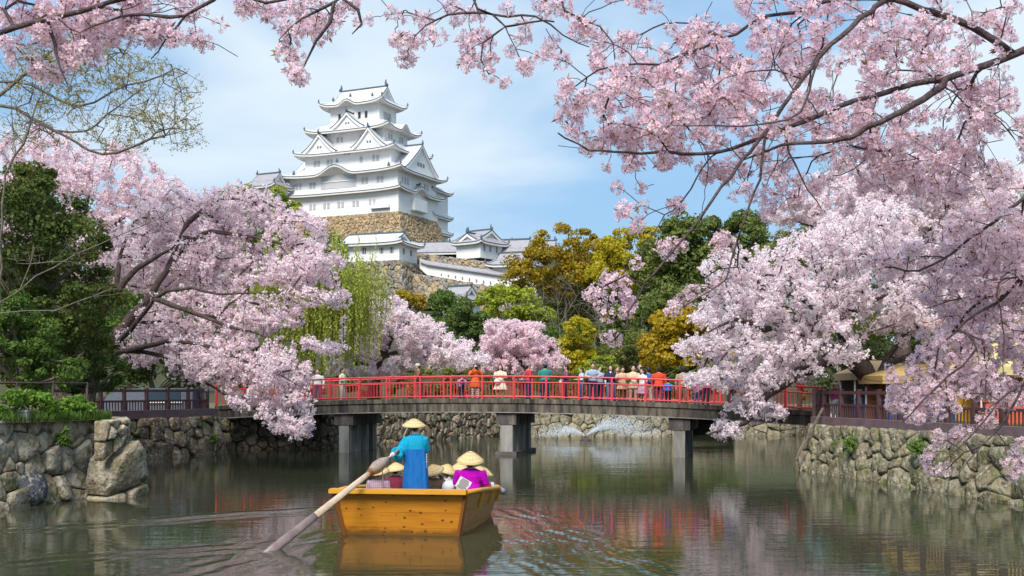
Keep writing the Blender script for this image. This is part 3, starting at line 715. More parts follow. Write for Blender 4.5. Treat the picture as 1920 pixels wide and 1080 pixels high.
house('grey-roofed turret behind the gatehouse half hidden by the golden tree', TH, 10, 7, 3.6, -1.5, 1.2, 3.6, GG)
TI = Frame(W(1000, 487, 290), R(12))
house('far grey turret roof peeping over the golden tree', TI, 13, 8, 2.6, -1.2, 1.3, 3.2, GG, fishes=True)
TJ = Frame(W(965, 530, 246), R(22))
house('small white gate tower with broad grey roof at the end of the loopholed wall', TJ, 7.5, 6, 3.4, .2, 1.3, 2.8, GG)
# stone walls under the corridor
ts2 = thing('stone_terrace', 'tan rubble terrace below the white gatehouse and corridor', 'wall', W(850, 510, 255), 'castle stone terraces'); ts2['kind'] = 'thing'
mbj = MB(); a0, a1 = W(776, 474, 256), W(935, 493, 250)
stone_wall(ts2, W(776, 512, 254), W(945, 524, 248), a1, a0, .8, None, 131, dome=.2, joined=mbj, back=False)
tag(mbj.build('stone_face', m_gstone, ts2), kind='stuff'); MB().grid([[W(776, 514, 256.), W(945, 526, 250)], [a0 + Vector((0, 2, 0)), a1 + Vector((0, 2, 0))]]).build('wall_core', m_joint, ts2)
MB().poly([a0, a1, a1 + Vector((2, 12, 0)), a0 + Vector((0, 12, 0))]).build('terrace_top', m_hill, ts2)
# white loopholed wall stepping down to the right
lw = thing('plaster_wall', 'long white loopholed plaster wall with grey tiled coping running downhill', 'wall', W(790, 520, 247), 'lower castle buildings'); lw['kind'] = 'thing'
pts = [(787, 490, 500, 247.5), (800, 495, 512, 246.5), (935, 515, 538, 243.5), (1005, 522, 546, 243)]
for (xa, ya, yb, da), (xb, yc, yd, db) in zip(pts[:-1], pts[1:]):
    A, B, C_, D_ = W(xa, yb + 3, da), W(xb, yd + 3, db), W(xb, yc, db), W(xa, ya, da); bk_ = Vector((0, .7, 0))
    MB().add([A, B, C_, D_, A + bk_, B + bk_, C_ + bk_, D_ + bk_], [(0, 1, 2, 3), (7, 6, 5, 4), (3, 2, 6, 7), (0, 3, 7, 4), (1, 5, 6, 2)]).build('wall_panel', m_plaster, lw)
    u = Vector((0, 0, 1)); f_ = Vector((0, -.75, 0)); b_ = Vector((0, 1.4, 0))
    MB().add([D_ + f_, C_ + f_, C_ + bk_ * .5 + u * .75, D_ + bk_ * .5 + u * .75, C_ + b_, D_ + b_, D_ + f_ - u * .25, C_ + f_ - u * .25], [(0, 1, 2, 3), (3, 2, 4, 5), (6, 7, 1, 0)]).build('coping', m_roofgrey, lw)
for k in range(9):
    t = (k + .5) / 9; xx = 808 + 118 * t; q = W(xx, 512 + 19 * t, 246.4 - 3 * t); MB().box(q, (.28, .1, .55)).build('loophole', m_win, lw)
ts3 = thing('stone_terrace', 'grey rubble slope wall beneath the white loopholed wall', 'wall', W(850, 560, 243), 'castle stone terraces'); ts3['kind'] = 'thing'
mbj = MB(); stone_wall(ts3, W(770, 575, 243), W(1010, 600, 239), W(1010, 549, 242.5), W(770, 512, 247), 1.0, None, 141, dome=.25, joined=mbj, back=False)
tag(mbj.build('stone_face', m_gstone, ts3), kind='stuff'); MB().grid([[W(770, 577, 244), W(1010, 603, 240)], [W(770, 514, 248), W(1010, 551, 243.5)]]).build('wall_core', m_joint, ts3)
# small roof lower on the slope and the small keep behind the blossoms
TK = Frame(W(862, 575, 205), R(30))
tk = house('small grey gate roof low on the castle slope among the trees', TK, 5.5, 5, 2.6, -1.6, .9, 2.6, GG)
tapered(TK, 2.9, 2.6, -1.62, 14, 2.5, 150, 1.0, (0, 1, 2, 3), root=tk, mat=m_gstone)
TS = Frame(W(503, 362, 300), R(25))
tk = house('smaller grey-roofed castle tower beyond the keep above the blossoms', TS, 8.0, 6.4, 3.2, -2.0, 1.3, 3.8, GG, fishes=True, lift=.8)
tapered(TS, 4.9, 3.9, -2.02, 22, 4, 160, 1.1, (0, 1), root=tk, mat=m_gstone)
# ---------------------------------------------------------------- trees
def unit(v): return v / np.maximum(np.linalg.norm(v, axis=-1, keepdims=True), 1e-9)
def leaf_quads(C, size, rng, normal=None, spread=1.0, aspect=1.0, along=None):
    """one quad at each centre; size scalar or array; normal = preferred facing"""
    n = len(C); N = rng.normal(size=(n, 3)) * spread
    if normal is not None: N = N * .6 + normal
    N = unit(N); A = along if along is not None else rng.normal(size=(n, 3))
    A = A - (A * N).sum(1, keepdims=True) * N; A = unit(A); B = np.cross(N, A)
    s = (np.asarray(size) * np.ones(n))[:, None] * .5
    bend = N * s * .35
    V = np.stack([C - A * s * aspect, C - B * s + bend, C + A * s * aspect, C + B * s + bend], 1).reshape(-1, 3)
    return V
def leaf_mesh(name, Vs, mat, parent, kind=None):
    V = np.concatenate(Vs) - np.array(org(parent)); Q = np.arange(len(V)).reshape(-1, 4)
    o = link(name, np_mesh(name, V, Q), parent, [mat])
    if kind: tag(o, kind=kind)
    return o

class Skel:
    """branch skeleton: nodes with parents; radii follow from what each node carries"""
    def __init__(s): s.p = []; s.par = []; s.lv = []; s.mr = {}
    def limb(s, pts, start=None, lv=0, step=.5, rng=None, wob=0.0, rr=None):
        pts = [Vector(q) for q in pts]; prev = start; out = []
        if start is None:
            if s.p: prev = s.near(pts[0])
            else: s.p.append(pts[0]); s.par.append(-1); s.lv.append(lv); prev = 0
        # smooth the polyline
        for i in range(len(pts) - 1):
            p0, p1, p2, p3 = pts[max(i - 1, 0)], pts[i], pts[i + 1], pts[min(i + 2, len(pts) - 1)]
            k = max(1, int((p2 - p1).length / step))
            for j in range(1, k + 1):
                t = j / k
                q = .5 * ((2 * p1) + (p2 - p0) * t + (2 * p0 - 5 * p1 + 4 * p2 - p3) * t * t + (3 * p1 - p0 - 3 * p2 + p3) * t ** 3)
                if rng and wob: q = q + Vector((rng.gauss(0, wob), rng.gauss(0, wob), rng.gauss(0, wob)))
                s.p.append(q); s.par.append(prev); s.lv.append(lv); prev = len(s.p) - 1; out.append(prev)
        if rr:
            for j, i in enumerate(out): s.mr[i] = rr[0] + (rr[1] - rr[0]) * j / max(1, len(out) - 1)
        return out
    def near(s, q): return min(range(len(s.p)), key=lambda i: (s.p[i] - q).length_squared)
    def grow(s, targets, rng, lv, step=.3, sag=.12, wob=.03, batch=40, align=.45, minlv=0, noroot=0):
        """reach every target from the nearest suitable node"""
        T = [Vector(t) for t in targets]
        kd = kdtree.KDTree(len(s.p)); [kd.insert(q, i) for i, q in enumerate(s.p)]; kd.balance()
        T.sort(key=lambda t: kd.find(t)[2])
        for b in range(0, len(T), batch):
            if b: kd = kdtree.KDTree(len(s.p)); [kd.insert(q, i) for i, q in enumerate(s.p)]; kd.balance()
            for t in T[b:b + batch]:
                best, bs_ = None, 1e9
                for co, i, d in kd.find_n(t, 7):
                    if i < noroot: continue
                    pr = s.par[i]; c = 0
                    if pr >= 0:
                        dv = s.p[i] - s.p[pr]
                        if dv.length > 1e-6 and d > 1e-6: c = dv.normalized().dot((t - co) / d)
                    sc_ = d * (1.25 - align * c)
                    if sc_ < bs_: best, bs_ = i, sc_
                if best is None: continue
                a = s.p[best]; L = (t - a).length; k = max(1, int(L / step)); prev = best
                for j in range(1, k + 1):
                    f = j / k; q = a.lerp(t, f) + Vector((0, 0, sag * L * math.sin(math.pi * f)))
                    if j < k: q += Vector((rng.gauss(0, wob), rng.gauss(0, wob), rng.gauss(0, wob)))
                    s.p.append(q); s.par.append(prev); s.lv.append(lv); prev = len(s.p) - 1
    def radii(s, tip, power=2.35, rmin=0):
        n = len(s.p); acc = [0.0] * n; r = [0.0] * n
        for i in range(n - 1, -1, -1):
            r[i] = max(tip, acc[i] ** (1 / power))
            if s.par[i] >= 0: acc[s.par[i]] += r[i] ** power
        return r
    def mesh(s, tip, power=2.35, kmin=3, kmax=9, thick=.05, maxr=9):
        r = [max(min(x, maxr), s.mr.get(i, 0)) if i not in s.mr else s.mr[i] for i, x in enumerate(s.radii(tip, power))]; n = len(s.p); kids = [[] for _ in range(n)]
        for i, q in enumerate(s.par):
            if q >= 0: kids[q].append(i)
        m = MB(); starts = [(i, -1) for i in range(n) if s.par[i] < 0]
        while starts:
            i, frm = starts.pop(); pts, rad = [], []
            if frm >= 0: pts.append(s.p[frm]); rad.append(min(r[frm], r[i] * 1.15))
            while True:
                pts.append(s.p[i]); rad.append(r[i]); k = kids[i]
                if not k: break
                k = sorted(k, key=lambda q: -r[q]); [starts.append((q, i)) for q in k[1:]]; i = k[0]
            if len(pts) > 1:
                R0 = max(rad); m.tube(pts, rad, kmax if R0 > thick else (5 if R0 > thick * .35 else kmin), cap=R0 > thick)
        return m, r
    def arr(s): return np.array([tuple(q) for q in s.p])

def in_ellipses(E, n, rng, d, dd, shell=0.0, z0=None):
    """n points in a union of photo ellipses (px, py, rx, ry[, d, depth radius]) taken as ellipsoids at distance d"""
    A = np.array([e[2] * e[3] for e in E], float); pick = rng.choice(len(E), n, p=A / A.sum()); out = np.zeros((n, 3))
    v = unit(rng.normal(size=(n, 3))) * (shell + (1 - shell) * rng.random((n, 1)) ** (1 / 3.))
    for k, e in enumerate(E):
        m = pick == k; dk = e[4] if len(e) > 4 else d; dr = e[5] if len(e) > 5 else dd
        c = np.array(W(e[0], e[1], dk)); rr = np.array([e[2] / F * dk, dr, e[3] / F * dk]); out[m] = c + v[m] * rr
    return out
def cherry(name, label, base_pt, limbs, E, d, dd, n2, n3, clumps, mat, seed, tip=.012, csize=.11, psize=.085, per=9, group='blossoming cherry trees', sag=.10, droop=0., minz=.4, maxr=.6, step2=.5, cull=None):
    """a blossoming cherry: limbs traced as (px, py, distance), then boughs, twigs and flower clumps along the twigs"""
    rng = random.Random(seed); nr = np.random.default_rng(seed)
    t = thing(name, label, 'tree', base_pt, group); S = Skel()
    for k, lb in enumerate(limbs): S.limb([W(*q) if not isinstance(q, Vector) else q for q in lb], lv=0, step=.5, rng=rng, wob=.03, start=None, rr=(maxr, .03) if k < 2 else (maxr * .34, .014))
    def ok(P):
        P = P[P[:, 2] > minz]
        return cull(P) if cull else P
    S.grow(ok(in_ellipses(E, n2, nr, d, dd)), rng, 1, step=step2, sag=sag, wob=.06, noroot=3)
    i1 = len(S.p)
    S.grow(ok(in_ellipses(E, n3, nr, d, dd)), rng, 2, step=.35, sag=sag * .6, wob=.04, noroot=3)
    mb, r = S.mesh(tip, maxr=maxr); mb.build('trunk', m_bark, t)
    P = S.arr(); par = np.array(S.par); lv = np.array(S.lv); r = np.array(r)
    e = np.where((par >= 0) & (lv >= 1) & (r < .07))[0]
    ln = np.linalg.norm(P[e] - P[par[e]], axis=1) * np.where(lv[e] == 2, 1.5, .8); ln /= ln.sum()
    k = nr.choice(len(e), clumps, p=ln); f = nr.random((clumps, 1)); C = P[par[e[k]]] * (1 - f) + P[e[k]] * f
    C += nr.normal(size=C.shape) * .10 + np.array([0, 0, .03])
    cc = np.repeat(C, per, 0) + unit(nr.normal(size=(clumps * per, 3))) * (csize * (.5 + .6 * nr.random((clumps * per, 1))))
    leaf_mesh('crown', [leaf_quads(cc, psize * (.7 + .6 * nr.random(len(cc))), nr)], mat, t)
    return t, S
def broadleaf(name, label, base_pt, E, d, dd, mat, seed, nsub=60, per=260, leaf=.22, bark=None, trunk_r=.28, group='evergreen and spring trees behind the bridge', aspect=1.3, sub=.36, upb=.35, limbs_n=14, cat='tree'):
    """a broad crown of rounded leaf clumps on a branching trunk"""
    rng = random.Random(seed); nr = np.random.default_rng(seed); t = thing(name, label, cat, base_pt, group)
    C = in_ellipses(E, nsub, nr, d, dd, shell=.62)
    S = Skel(); b = Vector(base_pt); cen = Vector(np.mean(C, 0)); top = Vector((b.x * .5 + cen.x * .5, b.y * .5 + cen.y * .5, b.z + (cen.z - b.z) * .75))
    S.limb([b, b.lerp(top, .5) + Vector((rng.uniform(-.4, .4), 0, 0)), top], step=.8, rng=rng, wob=.08); kt = max(1, len(S.p) // 3)
    S.grow(C[:limbs_n * 3], rng, 1, step=.9, sag=.05, wob=.1, noroot=kt)
    mb, r = S.mesh(.035, power=2.2, maxr=trunk_r); mb.build('trunk', bark or m_bark_grey, t)
    rad = np.array([sub * min(e[2], e[3]) / F * (e[4] if len(e) > 4 else d) for e in E]).mean() * (.45 + 1.05 * nr.random((nsub, 1)) ** 1.5)
    n = nsub * per; idx = np.repeat(np.arange(nsub), per); v = nr.normal(size=(n, 3)); v[:, 2] += upb; v = unit(v)
    rr = rad[idx] * (.5 + .68 * nr.random((n, 1)) ** .7); P = C[idx] + v * rr * np.array([1.15, 1.15, .85])
    leaf_mesh('crown', [leaf_quads(P, leaf * (.45 + 1.0 * nr.random(n) ** 1.5), nr, normal=v, aspect=aspect)], mat, t)
    return t
def gz(x, y): return float(hill_z(np.array(float(x)), np.array(float(y)))) if y > 100 else 1.74
def foot(px, d, z=None):
    x = (px - CX) / F * d; return Vector((x, d, gz(x, d) - .2 if z is None else z))

m_pink = M('blossom_pink', [(.86, .60, .67), (.93, .76, .81), (.965, .87, .90), (.98, .94, .95)], .6, rnd='island', nmix=.15, nscale=.3, trans=.48, spec=.1)
m_pale = M('blossom_pale', [(.89, .68, .74), (.945, .805, .845), (.975, .895, .92), (.98, .95, .96)], .6, rnd='island', nmix=.15, nscale=.3, trans=.48, spec=.1)
m_rose = M('blossom_rose', [(.87, .62, .69), (.94, .77, .815), (.97, .87, .90)], .6, rnd='island', nmix=.15, nscale=.3, trans=.48, spec=.1)
def leafm(name, cols, tr=.3): return M(name, cols, .55, rnd='island', nmix=.45, nscale=.22, trans=tr, spec=.25, ndetail=2)
m_dark = leafm('leaf_dark', [(.035, .06, .014), (.07, .105, .02), (.12, .155, .03), (.36, .24, .03)])
m_mid = leafm('leaf_mid', [(0.051, 0.102, 0.017), (0.102, 0.174, 0.029), (0.174, 0.246, 0.043)])
m_pine = leafm('leaf_pine', [(.06, .095, .022), (.12, .16, .035), (.20, .23, .05)], .25)
m_bright = leafm('leaf_bright', [(0.072, 0.145, 0.017), (0.145, 0.275, 0.029), (0.246, 0.377, 0.051)])
m_yel = leafm('leaf_yellow', [(.26, .26, .015), (.48, .40, .02), (.62, .52, .04)], .35)
m_gold = leafm('leaf_gold', [(.16, .14, .015), (.36, .25, .018), (.52, .38, .03)], .35)
m_amber = leafm('leaf_amber', [(.26, .20, .012), (.46, .31, .015), (.58, .42, .03)], .35)
m_ygreen = leafm('leaf_yellow_green', [(0.174, 0.217, 0.022), (0.319, 0.377, 0.032), (0.464, 0.522, 0.058)])
m_olive = leafm('leaf_olive', [(0.087, 0.123, 0.029), (0.16, 0.189, 0.043), (0.261, 0.261, 0.065)])
m_willow = leafm('leaf_willow', [(.26, .30, .05), (.40, .44, .08), (.54, .54, .14)], .4)
m_bud = leafm('leaf_bud', [(.30, .28, .06), (.42, .36, .10), (.55, .40, .26)], .4)
m_needle = leafm('leaf_conifer', [(.05, .09, .02), (.09, .14, .03), (.14, .19, .045)], .2)

# --- trees behind the bridge
BGT = [
 ('pine_tree', 'tall green pine rising above the golden trees on the slope', 1300, 140, [(1290, 470, 75, 55), (1250, 520, 60, 55), (1330, 450, 55, 40), (1320, 540, 60, 50)], 5, m_pine, 1, 60, 300, .34, 2.0),
 ('pine_tree', 'dark green pine with rounded top beside the big pale cherry', 1400, 135, [(1390, 450, 48, 40), (1375, 510, 50, 55), (1425, 500, 40, 50)], 4, m_pine, 2, 45, 300, .34, 2.0),
 ('pine_tree', 'low green pine below the tall pine behind the bridge', 1210, 118, [(1200, 600, 65, 40), (1260, 590, 50, 45), (1150, 620, 45, 30)], 4, m_pine, 3, 45, 260, .28, 1.8),
 ('camphor_tree', 'broad golden-brown tree with umbrella crown right of the castle walls', 1065, 165, [(1075, 458, 80, 30), (1020, 495, 62, 34), (1110, 490, 55, 40), (985, 530, 38, 26), (1060, 525, 55, 28)], 6, m_gold, 4, 80, 300, .34, 1.3),
 ('camphor_tree', 'bright yellow tree between the golden tree and the tall pine', 1165, 152, [(1175, 470, 48, 40), (1145, 510, 38, 36), (1205, 450, 40, 26), (1190, 515, 40, 30)], 4, m_yel, 5, 50, 280, .32, 1.3),
 ('camphor_tree', 'yellow-green rounded tree behind the small rosy cherry', 965, 128, [(965, 575, 55, 32), (925, 560, 32, 18), (1005, 600, 34, 30)], 4, m_ygreen, 6, 50, 260, .27, 1.3),
 ('camphor_tree', 'amber tree overlapped by the big pale cherry beside the bridge', 1270, 88, [(1265, 620, 50, 38), (1240, 660, 40, 38), (1300, 600, 42, 28), (1310, 670, 55, 36)], 3, m_amber, 7, 60, 280, .22, 1.3),
 ('camphor_tree', 'small lime-yellow tree standing behind the people on the bridge', 1090, 98, [(1085, 625, 28, 26), (1075, 660, 34, 28), (1100, 690, 36, 30)], 2.5, m_yel, 8, 45, 220, .2, 1.3),
 ('broadleaf_tree', 'olive green bushy tree between the lime and amber trees', 1160, 100, [(1165, 650, 48, 40), (1130, 680, 38, 30), (1200, 680, 38, 34)], 3, m_olive, 9, 50, 240, .2, 1.3),
 ('broadleaf_tree', 'small bright green bush at the far bridge end of the lime tree', 1125, 90, [(1130, 690, 26, 26), (1105, 705, 26, 20)], 2, m_ygreen, 10, 26, 200, .16, 1.3),
 ('conifer_tree', 'dense dark green clipped conifer nearest the pale middle cherry', 878, 104, [(880, 610, 36, 32), (885, 645, 38, 40), (868, 585, 22, 20)], 2.5, m_needle, 11, 55, 320, .17, 1.6),
 ('conifer_tree', 'taller slim green conifer behind the dense dark one', 830, 115, [(828, 570, 24, 26), (832, 600, 28, 30), (845, 630, 30, 28)], 2.2, m_mid, 12, 45, 280, .18, 1.6),
 ('camphor_tree', 'small orange-gold tree below the grey castle terrace', 765, 135, [(765, 568, 30, 20), (740, 580, 24, 18)], 2.5, m_gold, 13, 30, 220, .26, 1.3),
 ('broadleaf_tree', 'fresh green tree beside the left foot of the keep', 520, 230, [(522, 370, 18, 18), (505, 395, 24, 22), (548, 395, 16, 18)], 4, m_ygreen, 14, 24, 200, .4, 1.3),
 ('broadleaf_tree', 'fresh green tree in front of the smaller castle tower', 462, 225, [(455, 352, 14, 12), (430, 375, 30, 22), (470, 385, 24, 22)], 4, m_ygreen, 15, 26, 200, .4, 1.3),
 ('broadleaf_tree', 'olive tree behind the top of the big pale cherry', 1500, 105, [(1490, 470, 50, 36), (1540, 440, 40, 40), (1450, 500, 40, 30)], 3, m_olive, 16, 45, 120, .2, 1.6),
 ('broadleaf_tree', 'dark green tree low behind the people at the bridge middle', 1010, 122, [(1020, 650, 50, 34), (1060, 640, 40, 34)], 3, m_mid, 17, 40, 220, .22, 1.3),
 ('camphor_tree', 'tawny shrub tree under the rubble slope wall', 1130, 175, [(1120, 560, 80, 40), (1200, 560, 60, 40), (1050, 590, 60, 34)], 5, m_olive, 18, 60, 240, .36, 1.3),
 ('broadleaf_tree', 'green mass of trees on the slope under the castle tower', 560, 170, [(560, 500, 90, 60), (480, 470, 80, 60), (640, 560, 70, 50), (420, 440, 70, 50)], 6, m_mid, 19, 80, 240, .36, 1.3),
 ('broadleaf_tree', 'dark trees far behind the big pale cherry crown', 1620, 150, [(1560, 560, 130, 90), (1700, 520, 150, 120), (1850, 500, 130, 120)], 7, m_mid, 20, 110, 240, .4, 1.3),
 ('broadleaf_tree', 'dark trees far behind the leaning cherry and evergreen', 200, 130, [(120, 520, 160, 110), (300, 560, 130, 100), (20, 460, 120, 110)], 6, m_mid, 21, 110, 240, .36, 1.3),

 ('broadleaf_tree', 'low green hedge trees behind the bridge railing', 760, 97, [(700, 715, 80, 26), (800, 715, 80, 26), (900, 715, 80, 26), (620, 715, 60, 26)], 2.5, m_olive, 22, 60, 200, .2, 1.3),
 ('broadleaf_tree', 'low shrubs behind the crowd on the bridge', 1150, 86, [(1060, 722, 70, 22), (1180, 722, 80, 24), (1300, 715, 80, 28)], 2.2, m_mid, 23, 60, 200, .18, 1.3),
 ('broadleaf_tree', 'dark green trees behind the stalls', 1750, 76, [(1560, 670, 80, 60), (1680, 660, 90, 70), (1800, 650, 90, 80), (1910, 640, 70, 80)], 2.6, m_dark, 24, 90, 220, .2, 1.3),
 ('broadleaf_tree', 'dark shrubs behind the booth under the leaning cherry', 300, 72, [(200, 680, 80, 50), (320, 690, 80, 45), (430, 690, 80, 45), (80, 690, 80, 50)], 2.4, m_dark, 25, 80, 200, .2, 1.3),
]
for nm, lab, px, d, E, dd, mt, seed, nsub, per, leaf, asp in BGT:
    broadleaf(nm, lab, foot(px, d), E, d, dd, mt, seed, nsub * 2, per * 2 // 3, leaf * .85, aspect=asp, trunk_r=.35)

# bare grey trees
def bare(name, label, base_pt, limbs, E, d, dd, n, seed, tip=.012, bark=None, group='bare trees', leaves=None):
    rng = random.Random(seed); nr = np.random.default_rng(seed); t = thing(name, label, 'tree', base_pt, group); S = Skel()
    for lb in limbs: S.limb([W(*q) if not isinstance(q, Vector) else q for q in lb], step=.5, rng=rng, wob=.03)
    S.grow(in_ellipses(E, n // 4, nr, d, dd), rng, 1, step=.5, sag=.06, wob=.05, noroot=2); S.grow(in_ellipses(E, n, nr, d, dd), rng, 2, step=.4, sag=.03, wob=.04, noroot=2)
    mb, r = S.mesh(tip, power=2.7, maxr=.3); mb.build('trunk', bark or m_bark_grey, t)
    if leaves:
        mt, cnt, sz, per = leaves; P = S.arr(); lv = np.array(S.lv); e = np.where(lv == 2)[0]; k = nr.choice(e, cnt); C = np.repeat(P[k], per, 0) + nr.normal(size=(cnt * per, 3)) * sz * 1.3
        leaf_mesh('crown', [leaf_quads(C, sz * (.6 + .7 * nr.random(len(C))), nr, aspect=1.5)], mt, t)
    return t
bare('bare_tree', 'leafless grey tree under the golden umbrella crown', foot(1050, 112), [[foot(1050, 112), (1050, 640, 112), (1045, 580, 112)], [(1048, 620, 112), (1010, 560, 112)], [(1048, 610, 112), (1085, 550, 112)]], [(1045, 570, 65, 60)], 112, 3, 260, 51)
bare('bare_tree', 'leafless grey tree by the lime-yellow tree behind the bridge', foot(1120, 106), [[foot(1120, 106), (1115, 650, 106), (1120, 600, 106)]], [(1120, 600, 45, 50)], 106, 2.5, 160, 52)
bare('bare_tree', 'thin bare tree rising behind the big pale cherry', foot(1560, 92), [[foot(1560, 92), (1560, 500, 92), (1590, 330, 92)]], [(1590, 330, 60, 50), (1500, 450, 60, 40)], 92, 3, 220, 53, leaves=(m_bud, 300, .12, 3))

# willow
def willow(seed=61):
    d = 78.0; rng = random.Random(seed); nr = np.random.default_rng(seed); b = foot(585, d)
    t = thing('willow_tree', 'yellow-green weeping willow behind the red railing end', 'tree', b); S = Skel()
    S.limb([b, W(588, 690, d), W(575, 650, d), W(560, 600, d)], step=.4, rng=rng, wob=.03); S.limb([W(585, 670, d), W(560, 655, d), W(540, 600, d)], step=.4); S.limb([W(570, 640, d), W(590, 560, d), W(590, 480, d)], step=.4)
    S.limb([W(580, 570, d), W(640, 520, d), W(670, 540, d)], step=.4)
    E = [(590, 475, 75, 40), (520, 500, 75, 45), (655, 520, 55, 40), (600, 550, 95, 50)]
    tp = in_ellipses(E, 90, nr, d, 3.4, shell=.5); S.grow(tp, rng, 1, step=.5, sag=.2, wob=.05, noroot=3)
    mb, r = S.mesh(.02, maxr=.42); mb.build('trunk', m_bark, t)
    st = np.concatenate([tp[nr.integers(0, 90, 1250)] + nr.normal(size=(1250, 3)) * np.array([.8, .7, .45])]); Vs = []
    for q in st:
        L = rng.uniform(1.2, 4.6); k = int(L / .085); zz = -np.linspace(0, L, k); sway = nr.normal() * .12
        P = q + np.stack([sway * zz * zz * .1 + nr.normal(size=k) * .05, nr.normal(size=k) * .05, zz], 1); P = P[P[:, 2] > 3.0]
        if len(P): Vs.append(leaf_quads(P, .115, nr, aspect=1.7, along=np.tile([0, 0, 1.], (len(P), 1)) + nr.normal(size=(len(P), 3)) * .4))
    leaf_mesh('crown', Vs, m_willow, t)
willow()

# middle cherries behind the bridge
d = 86.0
cherry('cherry_tree', 'pale cherry tree spreading behind the bridge before the conifers', foot(700, d), [[foot(700, d), (705, 690, d), (725, 650, d), (760, 600, d)], [(703, 690, d), (660, 670, d), (640, 640, d)], [(715, 670, d), (790, 650, d), (860, 650, d)], [(730, 645, d), (720, 590, d), (700, 560, d)]],
       [(720, 590, 55, 45), (760, 620, 75, 45), (830, 660, 75, 36), (670, 640, 50, 40), (700, 690, 90, 24), (880, 680, 40, 20)], d, 3.5, 90, 520, 7000, m_pale, 71, csize=.17, psize=.15, per=7)
d = 92.0
cherry('cherry_tree', 'rosy pink cherry tree behind the people at the bridge crest', foot(985, d), [[foot(985, d), (985, 690, d), (975, 650, d), (960, 610, d)], [(985, 690, d), (1020, 660, d), (1045, 650, d)], [(983, 680, d), (940, 650, d), (915, 620, d)]],
       [(975, 640, 65, 42), (1020, 670, 45, 26), (930, 640, 36, 46), (980, 690, 85, 20)], d, 3.2, 80, 420, 5600, m_rose, 72, csize=.16, psize=.14, per=7)
d = 62.0
cherry('cherry_tree', 'soft pink cherry filling the view behind the leaning cherry and evergreen', foot(120, d), [[foot(120, d), (130, 600, d), (150, 450, d), (170, 340, d)], [(140, 520, d), (60, 400, d), (30, 280, d)], [(145, 480, d), (240, 400, d), (300, 350, d)]],
       [(80, 290, 80, 60), (190, 340, 120, 75), (300, 370, 80, 55), (60, 400, 90, 80), (180, 460, 160, 80), (340, 480, 110, 90)], d, 3.5, 140, 900, 11000, m_pink, 73, csize=.14, psize=.12, per=7)
d = 64.0
cherry('cherry_tree', 'white-pink cherry crown rising behind the big pale cherry', foot(1700, d), [[foot(1700, d), (1690, 600, d), (1660, 450, d), (1620, 360, d)], [(1680, 530, d), (1760, 420, d), (1820, 330, d)], [(1675, 500, d), (1560, 440, d), (1480, 410, d)]],
       [(1640, 330, 95, 45), (1560, 370, 90, 45), (1720, 360, 100, 70), (1830, 380, 110, 90), (1480, 400, 50, 24), (1650, 430, 140, 60)], d, 3.5, 150, 950, 12500, m_pale, 74, csize=.14, psize=.125, per=7)

# --- the two great cherries at the bridge ends
d = 47.0
cherry('cherry_tree', 'great leaning pink cherry with dark forked trunk drooping over the bridge end', W(160, 770, d), [
    [W(165, 785, d), (165, 740, d), (180, 690, d), (215, 630, d), (270, 570, d), (320, 490, d), (345, 420, d)],
    [W(150, 785, d), (135, 730, d), (150, 680, d), (175, 610, d), (215, 550, d), (280, 490, d), (330, 460, d - 1)],
    [(200, 660, d), (245, 620, d - 1), (290, 560, d - 2), (340, 540, d - 2.5), (410, 550, d - 3), (540, 550, d - 3)],
    [(300, 520, d), (370, 440, d), (440, 440, d - .5), (500, 450, d - 1), (560, 470, d - 1.5), (620, 510, d - 2)],
    [(178, 690, d), (230, 660, d - 1), (300, 665, d - 2), (360, 700, d - 3), (430, 745, d - 3), (520, 800, d - 3)],
    [(230, 660, d - 1), (330, 640, d - 3), (420, 660, d - 4), (520, 700, d - 4), (585, 740, d - 4)],
    [(340, 430, d), (400, 380, d), (470, 370, d), (540, 400, d - 1)], [(215, 550, d), (230, 460, d + 1), (260, 400, d + 1)], [(290, 560, d - 2), (400, 600, d - 3), (520, 640, d - 3)]],
    [(360, 410, 110, 60, d + 1.5), (460, 395, 80, 50, d + .5), (560, 440, 60, 45, d - 1), (290, 480, 110, 75, d + 2.5), (420, 500, 100, 60, d + .5), (545, 515, 75, 30, d - 1.5), (600, 500, 45, 45, d - 1.5), (390, 600, 130, 60, d - .5), (510, 590, 70, 30, d - 2), (300, 640, 80, 55, d + 1), (420, 680, 120, 50, d - 2.5), (520, 700, 70, 46, d - 3), (540, 775, 50, 40, d - 3), (470, 755, 60, 24, d - 3), (570, 810, 24, 20, d - 3), (600, 650, 50, 10, d - 2), (620, 560, 40, 12, d - 2)],
    d - 1.0, 2.2, 260, 1900, 13500, m_pink, 81, csize=.10, psize=.088, per=9, tip=.013, maxr=.34, minz=.5)
d = 47.5
